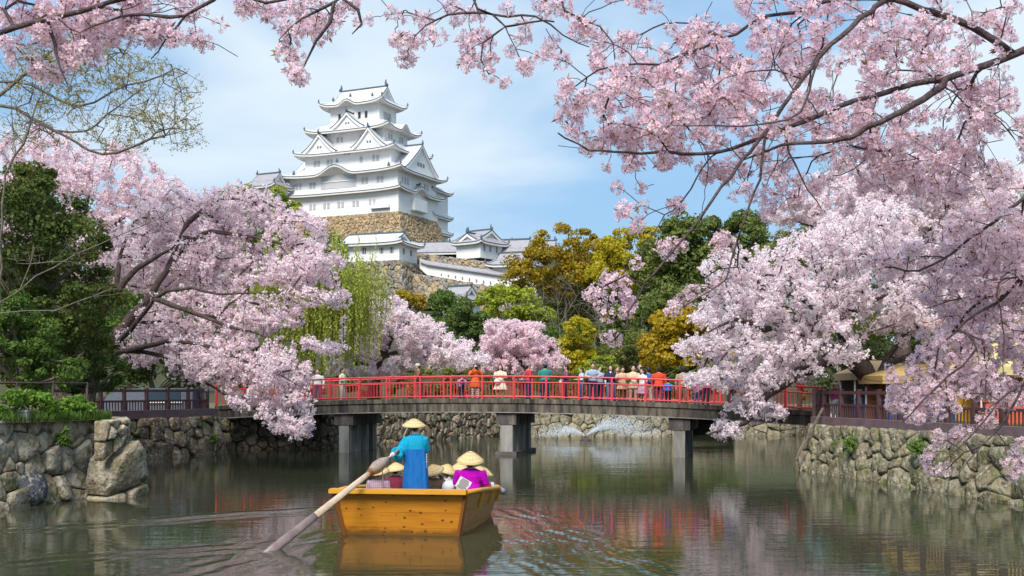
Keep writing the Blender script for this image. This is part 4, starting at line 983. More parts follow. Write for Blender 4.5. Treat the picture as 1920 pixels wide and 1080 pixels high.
cherry('cherry_tree', 'big pale pink cherry with low boughs reaching over the bridge by the stalls', foot(1640, d), [
    [foot(1640, d), (1638, 730, d), (1625, 690, d), (1600, 650, d), (1560, 600, d), (1540, 520, d)],
    [(1636, 710, d), (1580, 670, d - 1), (1520, 690, d - 1.5), (1440, 740, d - 2), (1400, 790, d - 2.5), (1330, 815, d - 2.5)],
    [(1620, 685, d), (1540, 640, d - 1), (1450, 620, d - 2), (1390, 640, d - 2), (1330, 700, d - 2)],
    [(1600, 650, d), (1500, 560, d - 1), (1420, 540, d - 1.5), (1350, 520, d - 1.5)],
    [(1638, 720, d), (1680, 650, d), (1740, 580, d), (1800, 500, d)], [(1650, 690, d), (1720, 660, d - 1), (1830, 640, d - 1)], [(1545, 560, d), (1600, 470, d), (1640, 420, d)], [(1560, 600, d), (1650, 560, d - 2), (1740, 520, d - 2)], [(1450, 620, d - 2), (1380, 600, d - 2), (1320, 630, d - 2)]],
    [(1520, 480, 110, 50), (1400, 530, 80, 36), (1350, 500, 40, 24), (1620, 440, 110, 60), (1500, 570, 130, 60), (1380, 590, 90, 40), (1310, 650, 45, 24), (1400, 660, 110, 40), (1530, 650, 100, 50), (1330, 715, 60, 20), (1430, 715, 70, 24), (1420, 770, 50, 22), (1365, 808, 45, 14), (1660, 560, 130, 80), (1780, 560, 120, 110), (1850, 470, 90, 80), (1850, 640, 90, 50), (1500, 700, 40, 16)],
    d - 1.5, 3.6, 300, 2100, 16500, m_pale, 82, csize=.10, psize=.088, per=9, tip=.013, maxr=.4, minz=.3)

# --- left bank evergreens, budding tree, bare boughs
broadleaf('evergreen_tree', 'dark glossy evergreen tree massed behind the pipe railing', W(90, 770, 39), [(50, 390, 95, 80), (125, 465, 60, 60), (20, 470, 110, 110), (125, 540, 75, 85), (50, 620, 110, 90), (130, 660, 70, 60), (0, 345, 50, 60)], 39, 2.6, m_dark, 91, nsub=230, per=240, leaf=.10, sub=.30, group='trees and shrubs on the near bank', trunk_r=.3)
broadleaf('evergreen_shrub', 'fresh green rounded shrub above the pipe railing', W(50, 770, 35.5), [(40, 650, 70, 60), (90, 690, 55, 45), (5, 600, 55, 60)], 35.5, 1.2, m_mid, 92, nsub=90, per=260, leaf=.075, sub=.28, group='trees and shrubs on the near bank', trunk_r=.1, cat='shrub')
broadleaf('evergreen_shrub', 'leafy green shoots around the foot of the leaning cherry', W(165, 770, 42), [(140, 690, 40, 50), (175, 620, 26, 40), (200, 700, 20, 30)], 42, 1.0, m_mid, 93, nsub=40, per=120, leaf=.11, sub=.3, group='trees and shrubs on the near bank', trunk_r=.06, cat='shrub')
d = 43.0
budding = bare('budding_tree', 'tall budding tree with yellow-green new leaves spreading against the sky', W(-60, 770, d), [[W(-60, 790, d), (-60, 500, d), (-30, 300, d), (-40, 180, d)], [(-40, 190, d), (30, 205, d), (100, 240, d), (160, 245, d), (220, 200, d), (270, 160, d)], [(-30, 150, d), (60, 160, d), (150, 200, d), (240, 160, d), (330, 130, d)], [(100, 240, d), (190, 290, d), (280, 260, d), (360, 240, d)], [(-40, 210, d), (60, 130, d), (120, 80, d), (220, 90, d)]],
     [(290, 170, 95, 65), (330, 240, 55, 40), (180, 130, 110, 60), (80, 160, 90, 70), (220, 240, 110, 40), (50, 250, 60, 40), (120, 90, 110, 45)], d, 2.2, 1500, 94, tip=.0075, group='trees and shrubs on the near bank', leaves=(m_bud, 3200, .05, 4))
bare('slender_tree', 'slim grey stem forking up in front of the dark evergreen', W(0, 770, 33), [[W(-5, 780, 33), (0, 500, 33), (10, 330, 33), (45, 270, 33), (70, 190, 33), (95, 155, 33)], [(40, 280, 33), (20, 200, 33)]], [(70, 200, 50, 60), (30, 250, 40, 40)], 33, .8, 60, 95, tip=.008, group='trees and shrubs on the near bank')
bare('slender_tree', 'pale bare boughs reaching sideways across the dark evergreen', W(-90, 770, 31), [[W(-95, 780, 31), (-80, 640, 31), (0, 565, 31), (100, 500, 31), (180, 460, 31), (300, 410, 31)], [(-80, 620, 31), (0, 587, 31), (100, 583, 31), (170, 555, 31), (230, 550, 31)], [(40, 540, 31), (60, 495, 31), (130, 490, 31)]], [(160, 480, 60, 40), (220, 540, 50, 20), (60, 480, 60, 30), (300, 410, 40, 20)], 31, .8, 90, 96, tip=.006, group='trees and shrubs on the near bank')
# grass and low plants on the near bank
nr = np.random.default_rng(8)
def grass(name, label, P, h, mat, wd=.018):
    n = len(P); a = nr.random(n) * 6.28; A = np.stack([np.cos(a), np.sin(a), np.zeros(n)], 1); T = np.stack([nr.normal(size=n) * .3, nr.normal(size=n) * .3, np.ones(n)], 1) * (h * (.4 + .8 * nr.random((n, 1))))
    V = np.stack([P - A * wd, P + A * wd, P + A * wd * .3 + T, P - A * wd * .3 + T], 1).reshape(-1, 3)
    o = link(name, np_mesh(name, V, np.arange(n * 4).reshape(-1, 4)), None, [mat]); tag(o, label, 'grass', kind='stuff')
n = 14000; f = nr.random(n); k = nr.random(n) ** 1.3 * 5.0
A0, A1 = np.array([NL0.x - .55, NL0.y + .3, ZL - .03]), np.array([NL1.x - 1.0, NL1.y + .1, ZL - .03])
P = A0 + (A1 - A0) * f[:, None] + np.stack([-k * .8, k * .45, np.zeros(n)], 1)
grass('grass', 'tufts of green grass on the near bank above the tan wall', P, .26, m_grass, .02)
n = 9000; f = nr.random(n); k = nr.random(n) * 4.5; A0, A1 = np.array([fR[0].x, fR[0].y, 1.745]), np.array([fR[1].x, fR[1].y, 1.745])
P = A0 + (A1 - A0) * (f * 1.2)[:, None] + np.stack([k + .3, k * .2, np.zeros(n)], 1)
grass('grass', 'short green grass behind the long brown fence', P, .14, m_grass, .025)
for (px, py, dd_, r_, lab) in ((70, 768, 31.5, .42, 'small round blue-green bush on the bank beside the marker block'), (140, 772, 32.8, .36, 'low spreading green plant by the railing brace'), (15, 760, 30.5, .4, 'low leafy plant at the start of the pipe railing')):
    q = W(px, py, dd_); q.z = ZL
    broadleaf('low_bush', lab, q, [(px, py - 6, r_ / dd_ * F, r_ / dd_ * F * .8)], dd_, r_, m_bright, int(px), nsub=14, per=160, leaf=.07, sub=.5, group='low plants on the near bank', trunk_r=.03, limbs_n=3, cat='bush')
# ferns and weeds in the wall joints
for i, (px, py, lab) in enumerate(((1717, 838, 'green fern tuft growing from the olive boulder wall'), (1595, 830, 'smaller green weed in the olive wall near its corner'), (400, 822, 'green weeds on the brown wall near the bridge end'), (120, 820, 'green moss tuft in the tan boulder wall'))):
    if px > 1000: t_ = (px - 1491) / (1925 - 1491.); q = W(px, py, RC.y * RN.y / (RC.y * t_ + RN.y * (1 - t_)) + .05)
    elif px > 300: q = W(px, py, 54.6)
    else: q = W(px, py, 31.6)
    Pn = np.array(q) + nr.normal(size=(90, 3)) * np.array([.10, .05, .10]); V = leaf_quads(Pn, .08, nr, normal=np.array([0, -1., .6]), aspect=3.0)
    o = link('wall_fern', np_mesh('wall_fern', V - np.array(q), np.arange(len(V)).reshape(-1, 4)), None, [m_mid], q); tag(o, lab, 'plant')
# ---------------------------------------------------------------- people
BLOBS = []
def blob(name, mb, voxel, mat, parent, smooth=4):
    o = mb.build(name, mat, parent); BLOBS.append((o, voxel, smooth)); return o
def finish_blobs():
    for o, vx, sm in BLOBS:
        r = o.modifiers.new('r', 'REMESH'); r.mode = 'VOXEL'; r.voxel_size = vx; r.use_smooth_shade = True
        s = o.modifiers.new('s', 'SMOOTH'); s.iterations = sm; s.factor = .5
    dg = bpy.context.evaluated_depsgraph_get()
    for o, vx, sm in BLOBS:
        me = bpy.data.meshes.new_from_object(o.evaluated_get(dg)); old = o.data; o.modifiers.clear(); o.data = me; bpy.data.meshes.remove(old)
    BLOBS.clear()
CM = {}
def plaid(name, a, b, scale):
    m = M(name, a, .85, bump=.3, bscale=14); n, l = m.node_tree.nodes, m.node_tree.links; bs = [q for q in n if q.type == 'BSDF_PRINCIPLED'][0]; tcn = n.new('ShaderNodeTexCoord'); src = None
    for ax in ('X', 'Z'):
        w_ = n.new('ShaderNodeTexWave'); w_.wave_type = 'BANDS'; w_.bands_direction = ax; w_.inputs['Scale'].default_value = scale; l.new(tcn.outputs['Object'], w_.inputs['Vector'])
        g = n.new('ShaderNodeMath'); g.operation = 'GREATER_THAN'; g.inputs[1].default_value = .55; l.new(w_.outputs['Fac'], g.inputs[0])
        x = n.new('ShaderNodeMix'); x.data_type = 'RGBA'; l.new(g.outputs[0], x.inputs[0]); x.inputs[7].default_value = (*b, 1)
        if src is None: x.inputs[6].default_value = (*a, 1)
        else: l.new(src, x.inputs[6])
        src = x.outputs[2]
    l.new(src, bs.inputs['Base Color']); return m
def cloth(c, rough=.85):
    if isinstance(c, bpy.types.Material): return c
    k = tuple(c)
    if k not in CM:
        d = tuple(x * .78 for x in c); CM[k] = M('cloth', [d, c], rough, nscale=9, bump=.35, bscale=14, spec=.2)
    return CM[k]
m_skin = M('skin', [(.50, .30, .21), (.58, .36, .26)], .55, nscale=6)
m_hair = M('hair', [(.012, .009, .008), (.03, .022, .018)], .45, nscale=20)
m_straw = M('straw', [(.58, .42, .20), (.74, .58, .32), (.66, .48, .24)], .75, nscale=14, bump=.4, bscale=60, stretch=(1, 1, 5))
m_rib = M('straw_rib', [(.40, .27, .11), (.52, .37, .17)], .8, nscale=12)
class Fig:
    """local body frame: x right, y forward, z up, scaled and turned"""
    def __init__(s, loc, yaw, h, wx=1.0): s.l = Vector(loc); s.c, s.s_ = math.cos(yaw), math.sin(yaw); s.k = h / 1.7; s.wx = wx
    def __call__(s, x, y, z): x, y, z = x * s.k * s.wx, y * s.k, z * s.k; return s.l + Vector((x * s.c - y * s.s_, x * s.s_ + y * s.c, z))
    def rot(s): return Matrix(((s.c, -s.s_, 0), (s.s_, s.c, 0), (0, 0, 1)))
ARMS = {'down': ((.25, .02, 1.12), (.25, .10, .86)), 'rail': ((.26, .12, 1.14), (.10, .36, 1.10)), 'photo': ((.25, .20, 1.20), (.07, .28, 1.50)), 'hold': ((.24, .04, 1.10), (.10, .26, 1.12)), 'bag': ((.24, .02, 1.12), (.22, .20, .96))}
def hand_shape(m, f, p, d, s, k=1.0):
    """palm, four fingers of unequal length with a bend, thumb at the side; p wrist, d direction"""
    d = d.normalized(); sd = d.cross(Vector((0, 0, 1)));
    if sd.length < .1: sd = Vector((1, 0, 0))
    sd.normalize(); n_ = sd.cross(d)
    c = p + d * .045 * k; m.tube([p, c, p + d * .085 * k], [.024 * k, .036 * k, .034 * k], 8, flat=.55, up=n_)
    for i, L in enumerate((.06, .07, .066, .052)):
        b = p + d * .08 * k + sd * ((i - 1.5) * .019 * k); m.tube([b, b + d * L * .5 * k - n_ * .006 * k, b + d * L * .85 * k - n_ * .028 * k], [.0095 * k, .009 * k, .007 * k], 6)
    b = p + d * .03 * k + sd * (-.03 * k * s); m.tube([b, b + d * .03 * k - sd * .022 * k * s - n_ * .01 * k, b + d * .055 * k - sd * .022 * k * s - n_ * .022 * k], [.012 * k, .011 * k, .008 * k], 6)
def person(label, loc, yaw, h=1.66, arms='down', top=(.3, .3, .35), bottom=(.03, .04, .08), coat=0, skirt=False, hair='short', hat=None, pack=None, bag=None, lean=0.0, group='people standing on the red bridge', vox=.024, shoe=(.03, .03, .03), inner=None, sit=None, headturn=0, name='person', arms2=None, wide=1.18):
    t = thing(name, label, 'person', loc, group); f = Fig(loc, yaw, h, wide); k0 = f.k; k = k0 * wide; ln = lean
    def u(x, y, z): return f(x, y + ln * max(0, z - .9), z) if sit is None else f(x, y, z)
    b = MB()
    hz = .92 if sit is None else .12
    dz = 0 if sit is None else -.80
    def U(x, y, z): return u(x, y, z + dz)
    def leg(s, r0):
        if sit is None: return [u(.085 * s, 0, .90), u(.095 * s, .015, .50), u(.10 * s, -.01, .10)], [.085 * r0 * k, .058 * r0 * k, .042 * r0 * k]
        return [U(.09 * s, 0, .90), U(.12 * s, .40, .95), U(.11 * s, .46, .60)], [.085 * r0 * k, .065 * r0 * k, .045 * r0 * k]
    def arm(s, r0, upto=1.0):
        e, hnd = ARMS[arms if (s > 0 or arms2 is None) else arms2]; e = (e[0] * s, e[1], e[2]); hnd = (hnd[0] * s, hnd[1], hnd[2])
        S_, E_, H_ = U(.175 * s, 0, 1.37), U(*e), U(*hnd); H2 = E_.lerp(H_, upto)
        return [S_, S_.lerp(E_, .5), E_, E_.lerp(H2, .5), H2], [.05 * r0 * k, .046 * r0 * k, .04 * r0 * k, .036 * r0 * k, .028 * r0 * k], E_, H_
    rm = f.rot()
    def torso(m, g):
        m.tube([U(0, 0, .84), U(0, 0, .95), U(0, .005, 1.08), U(0, .01, 1.25), U(0, 0, 1.38), U(0, -.005, 1.44)], [.13 * k + g, .165 * k + g, .145 * k + g, .172 * k + g, .15 * k + g, .06 * k + g], 12, flat=.66, up=rm @ Vector((0, 1, 0)))
    torso(b, -.008); b.tube([U(0, -.01, 1.38), U(0, .005, 1.52)], [.052 * k, .05 * k], 8)
    hc = U(0, .02, 1.59); b.ell(hc, (.073 * k, .092 * k, .112 * k), 12, 10, rm); b.ell(U(0, .115, 1.575), (.014 * k, .022 * k, .022 * k), 6, 5, rm)
    for s in (-1, 1): b.ell(U(.074 * s, .01, 1.585), (.014 * k, .022 * k, .03 * k), 6, 5, rm)
    for s in (-1, 1):
        p_, r_ = leg(s, .9); b.tube(p_, r_, 8); p_, r_, E_, H_ = arm(s, .85); b.tube(p_, r_, 8); hand_shape(b, f, H_, (H_ - E_), s, k)
    blob('body', b, vox * .75, m_skin, t, 3)
    # clothes
    c = MB(); torso(c, .012 * k)
    for s in (-1, 1): p_, r_, E_, H_ = arm(s, 1.32, .93); c.tube(p_, r_, 8)
    if coat: c.tube([U(0, 0, 1.05), U(0, .0, .85), U(0, 0, 1.0 - coat)], [.16 * k, .19 * k, (.22 if not skirt else .30) * k], 12, flat=.75, up=rm @ Vector((0, 1, 0)))
    blob('coat' if coat else 'shirt', c, vox, cloth(top), t)
    if not (skirt and coat):
        c = MB(); c.tube([U(0, 0, .99), U(0, 0, .92), U(0, 0, .82)], [.155 * k, .172 * k, .15 * k], 12, flat=.72, up=rm @ Vector((0, 1, 0)))
        if skirt: c.tube([U(0, 0, .95), U(0, 0, .5)], [.17 * k, .27 * k], 12, flat=.8, up=rm @ Vector((0, 1, 0)))
        else:
            for s in (-1, 1): p_, r_ = leg(s, 1.2); c.tube(p_, r_, 8)
        blob('skirt' if skirt else 'trousers', c, vox, cloth(bottom), t)
    if sit is None:
        for s in (-1, 1):
            c = MB(); c.ell(u(.105 * s, .05, .045), (.045 * k, .12 * k, .05 * k), 8, 6, rm); c.build('shoe', cloth(shoe), t)
    if inner: c = MB(); c.ell(U(0, .085, 1.25), (.07 * k, .05 * k, .16 * k), 8, 6, rm); c.build('shirt_front', cloth(inner), t)
    e = MB()
    for s in (-1, 1): e.ell(U(.03 * s, .104, 1.60), (.012 * k, .008 * k, .008 * k), 6, 4, rm)
    e.ell(U(0, .102, 1.53), (.022 * k, .01 * k, .006 * k), 6, 4, rm); e.build('face_features', m_hair, t)
    if hair:
        c = MB(); c.ell(U(0, -.005, 1.625), (.085 * k, .098 * k, .098 * k), 12, 8, rm); c.ell(U(0, -.045, 1.58), (.08 * k, .065 * k, .10 * k), 10, 8, rm)
        if hair == 'long':
            c.tube([U(0, -.05, 1.6), U(0, -.07, 1.45), U(0, -.09, 1.28)], [.085 * k, .095 * k, .07 * k], 10, flat=.6)
            for s in (-1, 1): c.tube([U(.075 * s, .01, 1.62), U(.09 * s, .02, 1.5), U(.09 * s, .05, 1.33)], [.03 * k, .035 * k, .02 * k], 6)
        blob('hair', c, vox * .7, m_hair, t, 3)
    if hat: 
        if hat[0] == 'cap':
            c = MB(); c.lathe(U(0, .0, 1.62), [(.098 * k, 0), (.096 * k, .05 * k), (.06 * k, .09 * k), (.0, .1 * k)], 14); c.add([U(-.07, .08, 1.635), U(.07, .08, 1.635), U(.05, .19, 1.62), U(-.05, .19, 1.62)], [(0, 1, 2, 3)]); c.build('cap', cloth(hat[1]), t)
        elif hat[0] == 'straw': straw_hat(t, U(0, 0, 1.60), hat[1], hat[2], hat[3] if len(hat) > 3 else (0, 0, 1))
    if pack: c = MB(); c.ell(U(0, -.19, 1.18), (.14 * k, .085 * k, .21 * k), 10, 8, rm); c.ell(U(0, -.25, 1.10), (.10 * k, .05 * k, .10 * k), 8, 6, rm); blob('backpack', c, .03, cloth(pack), t)
    if bag:
        E_, H_ = arm(1, 1)[2:]; c = MB(); c.ell(H_ + Vector((0, 0, -.20)), (.13 * k, .06 * k, .12 * k), 10, 8, rm); c.tube([H_ + Vector((-.05, 0, -.1)), H_ + Vector((0, 0, .01)), H_ + Vector((.05, 0, -.1))], .01, 6); c.build('handbag', cloth(bag), t)
    if arms == 'photo': c = MB(); c.box(U(0, .36, 1.53), (.13 * k, .05 * k, .08 * k), rm @ Vector((1, 0, 0)), rm @ Vector((0, 1, 0))); c.lathe(U(0, .385, 1.53), [(.025, 0), (.025, .03)], 10, ax=(rm @ Vector((1, 0, 0)), Vector((0, 0, 1)), rm @ Vector((0, 1, 0)))); c.build('camera_body', cloth((.02, .02, .02)), t)
    return t, f
def straw_hat(t, p, r, h, up=(0, 0, 1)):
    Z_ = Vector(up).normalized(); X_ = Z_.orthogonal().normalized(); Y_ = Z_.cross(X_)
    m = MB(); m.lathe(p, [(r * .97, -.012), (r, 0), (r * .86, h * .2), (r * .6, h * .52), (r * .3, h * .84), (r * .1, h * .985), (0.0, h)], 32, ax=(X_, Y_, Z_)); ht = m.build('straw_hat', m_straw, t)
    rb = MB(); rb.lathe(p + Z_ * .0, [(r * 1.005, -.016), (r * 1.02, -.004), (r * 1.0, .010)], 32, ax=(X_, Y_, Z_)); rb.build('brim_rim', m_straw, ht)
    rbm = MB()
    for i in range(18):
        a = i * math.pi / 9; D = X_ * math.cos(a) + Y_ * math.sin(a)
        rbm.tube([p + D * (r * q) + Z_ * (h * z + .002) for q, z in ((.985, .0), (.86, .2), (.6, .52), (.3, .84), (.1, .985))], .0035, 4, cap=False)
    for q, z in ((.92, .11), (.73, .37), (.45, .69), (.2, .92)): rbm.lathe(p + Z_ * (h * z), [(r * q, .003), (r * q * .985, .008)], 24, ax=(X_, Y_, Z_))
    tag(rbm.build('hat_ribs', m_rib, ht), kind='stuff')
    return ht

def on_bridge(px, v):
    best = min((i / 800 for i in range(801)), key=lambda t: abs(CX + F * bp_(t, v).x / bp_(t, v).y - px)); return bp_(best, v, -.10)
C_, A_, L_, R_ = math.pi, 0.0, math.pi / 2, -math.pi / 2      # facing camera, away, left, right
BP = [
 (788, .62, L_ + .3, 'person in a long brown robe and pale cap leaning on the red rail', dict(h=1.70, arms='rail', top=(.20, .11, .08), coat=.95, bottom=(.30, .2, .1), hat=('cap', (.55, .55, .45)), lean=.15)),
 (866, .60, A_ + .2, 'child in pink jacket with dark backpack behind the rail', dict(h=1.18, top=(.62, .28, .55), bottom=(.03, .03, .09), pack=(.05, .06, .10), hair=None, hat=('cap', (.06, .06, .12)))),
 (891, .85, C_ + .2, 'person in orange coat and chequered trousers taking a photograph', dict(h=1.66, arms='photo', top=(.75, .14, .03), coat=.38, bottom=plaid('chequered_cloth', (.04, .04, .045), (.62, .62, .6), 3.2), hair='long')),
 (938, 1.0, C_ - .1, 'woman in cream dress coat with long dark hair facing the water', dict(h=1.62, arms='hold', top=(.78, .68, .52), coat=.48, skirt=True, hair='long', bag=(.75, .7, .7))),
 (991, .75, R_ + .2, 'person in red jacket, navy trousers and grey cap looking along the rail', dict(h=1.68, arms='hold', top=(.66, .04, .07), bottom=(.03, .05, .16), hat=('cap', (.22, .22, .30)))),
 (1022, .80, A_ + .1, 'person in teal green jacket and navy trousers with back to the water', dict(h=1.72, arms='hold', top=(.03, .27, .24), bottom=(.03, .05, .15), hat=('cap', (.12, .12, .17)))),
 (1062, 1.1, L_ + .1, 'person in plum sweater holding a white bag at the rail', dict(h=1.64, arms='hold', top=(.22, .09, .17), bottom=(.05, .025, .04), bag=(.75, .75, .72))),
 (1090, .9, L_ + .2, 'short-haired person in light blue shirt and jeans facing sideways', dict(h=1.52, arms='hold', top=(.45, .58, .70), bottom=(.06, .12, .30))),
 (1111, .58, C_, 'man in grey-blue shirt leaning both arms on the red rail', dict(h=1.74, arms='rail', top=(.36, .46, .60), bottom=(.04, .05, .13), lean=.18)),
 (1124, 1.3, C_ + .5, 'person in pale blue top standing behind the leaning man', dict(h=1.60, top=(.52, .62, .74), bottom=(.05, .07, .18))),
 (1145, .8, C_ - .2, 'long-haired woman in navy jacket over a white shirt with jeans', dict(h=1.64, arms='hold', top=(.03, .035, .10), bottom=(.12, .2, .38), hair='long', inner=(.75, .75, .78))),
 (1157, 1.5, C_ + .3, 'dark-haired person half hidden behind the woman in navy', dict(h=1.60, top=(.10, .09, .12), bottom=(.04, .04, .06))),
 (1166, .6, C_ + .1, 'person in peach patterned coat bending over the rail', dict(h=1.60, arms='rail', top=(.72, .47, .30), coat=.35, bottom=(.10, .05, .05), lean=.25)),
 (1187, .7, C_, 'person in beige coat and beige trousers facing the water', dict(h=1.66, arms='hold', top=(.70, .57, .40), coat=.32, bottom=(.55, .45, .33))),
 (1199, 1.7, C_ + .2, 'tall person in black raising a camera behind the beige coat', dict(h=1.76, arms='photo', top=(.03, .03, .04), bottom=(.04, .04, .06))),
 (1204, .62, L_ + .6, 'person in white top and lilac skirt by a railing post', dict(h=1.54, top=(.78, .77, .76), skirt=True, bottom=(.62, .42, .62))),
 (1216, 1.0, A_ + .3, 'person with blue backpack and white trousers turned away', dict(h=1.62, top=(.05, .10, .22), bottom=(.72, .70, .66), pack=(.06, .12, .38))),
 (1236, .75, A_ - .1, 'person in bright orange-red jacket and plum trousers turned away', dict(h=1.66, top=(.72, .08, .03), coat=.22, bottom=(.22, .06, .16))),
 (1252, .6, A_ + .2, 'small child in bright blue jacket and dark trousers at the rail', dict(h=1.14, top=(.05, .22, .75), bottom=(.02, .02, .04))),
 (1281, .9, A_, 'person in taupe jacket and dark cap near the blossom spray', dict(h=1.70, top=(.42, .33, .28), bottom=(.25, .17, .14), hat=('cap', (.03, .03, .07)))),
 (1306, .7, A_ + .3, 'child in magenta top and jeans under the blossom spray', dict(h=1.25, top=(.75, .05, .35), bottom=(.08, .13, .28))),
 (1323, 1.0, C_ + .4, 'person in light grey shirt and navy trousers under the blossom spray', dict(h=1.66, top=(.62, .62, .64), bottom=(.03, .04, .10))),
 (1372, .9, C_, 'person in blue top half hidden by the drooping pale cherry bough', dict(h=1.62, top=(.15, .25, .6), bottom=(.1, .1, .13))),
 (1410, 1.1, A_, 'person in white shirt and orange bag behind the drooping pale bough', dict(h=1.64, top=(.75, .73, .7), bottom=(.5, .35, .2), bag=(.7, .3, .05))),
 (1500, .9, R_, 'person in red top and khaki trousers walking off the bridge end', dict(h=1.66, top=(.65, .06, .05), bottom=(.45, .33, .2), bag=(.65, .28, .05))),
 (642, .9, R_ - .3, 'person in pale cream clothes where the railing meets the willow', dict(h=1.60, top=(.78, .72, .55), bottom=(.7, .65, .55), arms='hold')),
 (596, 1.4, C_, 'person in white shirt at the railing beside the drooping pink blossoms', dict(h=1.62, top=(.78, .76, .76), bottom=(.2, .1, .2))),
]
for px, v, yaw, lab, kw in BP: kw['h'] = kw['h'] * 1.05; person(lab, on_bridge(px, v), yaw, wide=1.24, **kw)
q = W(1567, 730, 47.5); q.z = 1.74
person('person in plum jacket and straw sun hat behind the short brown fence', q, C_ + .5, h=1.68, top=(.25, .04, .13), bottom=(.35, .42, .5), hat=('straw', .2, .1), group='people beside the stalls')

# ---------------------------------------------------------------- rowing boat
m_wood = M('varnished_plank', [(.36, .12, .008), (.50, .19, .012), (.58, .25, .02)], .42, rnd='object', nscale=2.2, nmix=.75, bump=.12, bscale=18, stretch=(.5, .5, 7), spec=.45, ndetail=6)
def add_knots(m):
    n, l = m.node_tree.nodes, m.node_tree.links; bs = [q for q in n if q.type == 'BSDF_PRINCIPLED'][0]; src = bs.inputs['Base Color'].links[0].from_socket
    g = n.new('ShaderNodeTexCoord'); mp = n.new('ShaderNodeMapping'); mp.inputs['Scale'].default_value = (2.6, 2.6, 3.6); v = n.new('ShaderNodeTexVoronoi'); v.inputs['Scale'].default_value = 1.7
    r = n.new('ShaderNodeMapRange'); r.inputs['From Min'].default_value = .10; r.inputs['From Max'].default_value = .19; r.inputs['To Min'].default_value = 1; r.inputs['To Max'].default_value = 0
    x = n.new('ShaderNodeMix'); x.data_type = 'RGBA'; x.inputs[7].default_value = (.12, .035, .008, 1)
    l.new(g.outputs['Object'], mp.inputs['Vector']); l.new(mp.outputs[0], v.inputs['Vector']); l.new(v.outputs['Distance'], r.inputs['Value']); l.new(r.outputs[0], x.inputs[0]); l.new(src, x.inputs[6]); 
    # damp, dirty band just above the waterline and scuffs
    ge = n.new('ShaderNodeNewGeometry'); sx = n.new('ShaderNodeSeparateXYZ'); l.new(ge.outputs['Position'], sx.inputs[0]); nn = n.new('ShaderNodeTexNoise'); nn.inputs['Scale'].default_value = 5; l.new(ge.outputs['Position'], nn.inputs['Vector'])
    am = n.new('ShaderNodeMath'); am.operation = 'MULTIPLY_ADD'; am.inputs[1].default_value = -.22; l.new(nn.outputs['Fac'], am.inputs[0]); l.new(sx.outputs['Z'], am.inputs[2])
    rg = n.new('ShaderNodeMapRange'); rg.inputs['From Min'].default_value = -.06; rg.inputs['From Max'].default_value = .05; rg.inputs['To Min'].default_value = .75; rg.inputs['To Max'].default_value = 0; l.new(am.outputs[0], rg.inputs['Value'])
    y = n.new('ShaderNodeMix'); y.data_type = 'RGBA'; y.inputs[7].default_value = (.10, .045, .012, 1); l.new(rg.outputs[0], y.inputs[0]); l.new(x.outputs[2], y.inputs[6]); l.new(y.outputs[2], bs.inputs['Base Color'])
add_knots(m_wood)
m_wood_rail = M('varnished_rail', [(.56, .25, .015), (.66, .32, .03)], .4, nscale=2, stretch=(.5, 6, 6), spec=.45, bump=.1)
m_wood_side = M('side_plank', [(.34, .15, .035), (.44, .21, .06), (.50, .26, .09)], .5, rnd='object', nmix=.7, nscale=3, stretch=(5, .5, 5), bump=.15, spec=.4)
m_wood_dark = M('corner_post', (.20, .075, .02), .5)
BA = R(7.0); bo = WG(753, 1003)
bt = thing('rowing_boat', 'orange varnished wooden passenger boat with a broad flat stern', 'boat', (bo.x, bo.y, 0))
def B(x, y, z): return Vector((bo.x + x * math.cos(BA) + y * math.sin(BA), bo.y - x * math.sin(BA) + y * math.cos(BA), z))
SEC = [(0, 1.19, 1.40, .90), (1.2, 1.30, 1.55, .84), (2.4, 1.34, 1.60, .76), (3.6, 1.34, 1.60, .68), (4.8, 1.15, 1.42, .60), (5.8, .70, .98, .54), (6.5, .15, .30, .52)]
NP = 3
def sec(i, s, f):           # hull point at section i, side s, height fraction f
    y, wb, wt, zt = SEC[i]; z = -.18 + (zt + .18) * f
    return B(s * (wb + (wt - wb) * f), y - (.16 * f if i == 0 else 0), z)
for s in (-1, 1):
    for k in range(NP):
        f0, f1 = k / NP + .003, (k + 1) / NP - .003; m = MB(); inw = B(-s * .05, 0, 0) - B(0, 0, 0)
        P = [[sec(i, s, f0), sec(i, s, f1), sec(i, s, f1) + inw, sec(i, s, f0) + inw, sec(i, s, f0)] for i in range(len(SEC))]; m.grid(P, False, flip=s > 0)
        m.build('side_plank', m_wood_side, bt)
    m = MB(); m.tube([sec(i, s, 1.0) + Vector((0, 0, .03)) for i in range(len(SEC))], .055, 8); m.build('gunwale', m_wood_rail, bt)
    for i in (1, 2, 3, 4): m = MB(); o_ = B(s * .03, 0, 0) - B(0, 0, 0); m.beam(sec(i, s, .66) + o_, sec(i, s, .99) + o_, .07, .05); m.build('side_batten', m_wood_rail, bt)
    m = MB(); m.beam(sec(0, s, .0) + B(s * .02, -.03, 0) - B(0, 0, 0), sec(0, s, 1.0) + B(s * .02, -.03, 0) - B(0, 0, 0), .07, .08); m.build('corner_post', m_wood_dark, bt)
fr_ = [0, .31, .62, 1.0]
for k in range(3):            # the flat stern: three broad boards
    f0, f1 = fr_[k] + .002, fr_[k + 1] - .002; a, b, c, d_ = sec(0, -1, f0), sec(0, 1, f0), sec(0, 1, f1), sec(0, -1, f1); bk2 = B(0, .06, 0) - B(0, 0, 0); bk2.z = 0
    MB().add([a, b, c, d_, a + bk2, b + bk2, c + bk2, d_ + bk2], [(0, 1, 2, 3), (7, 6, 5, 4), (3, 2, 6, 7), (0, 4, 5, 1), (0, 3, 7, 4), (1, 5, 6, 2)]).build('stern_board', m_wood, bt)
MB().beam(B(-1.50, -.2, .945), B(1.44, -.2, .945), .30, .09).build('stern_beam', m_wood_rail, bt)
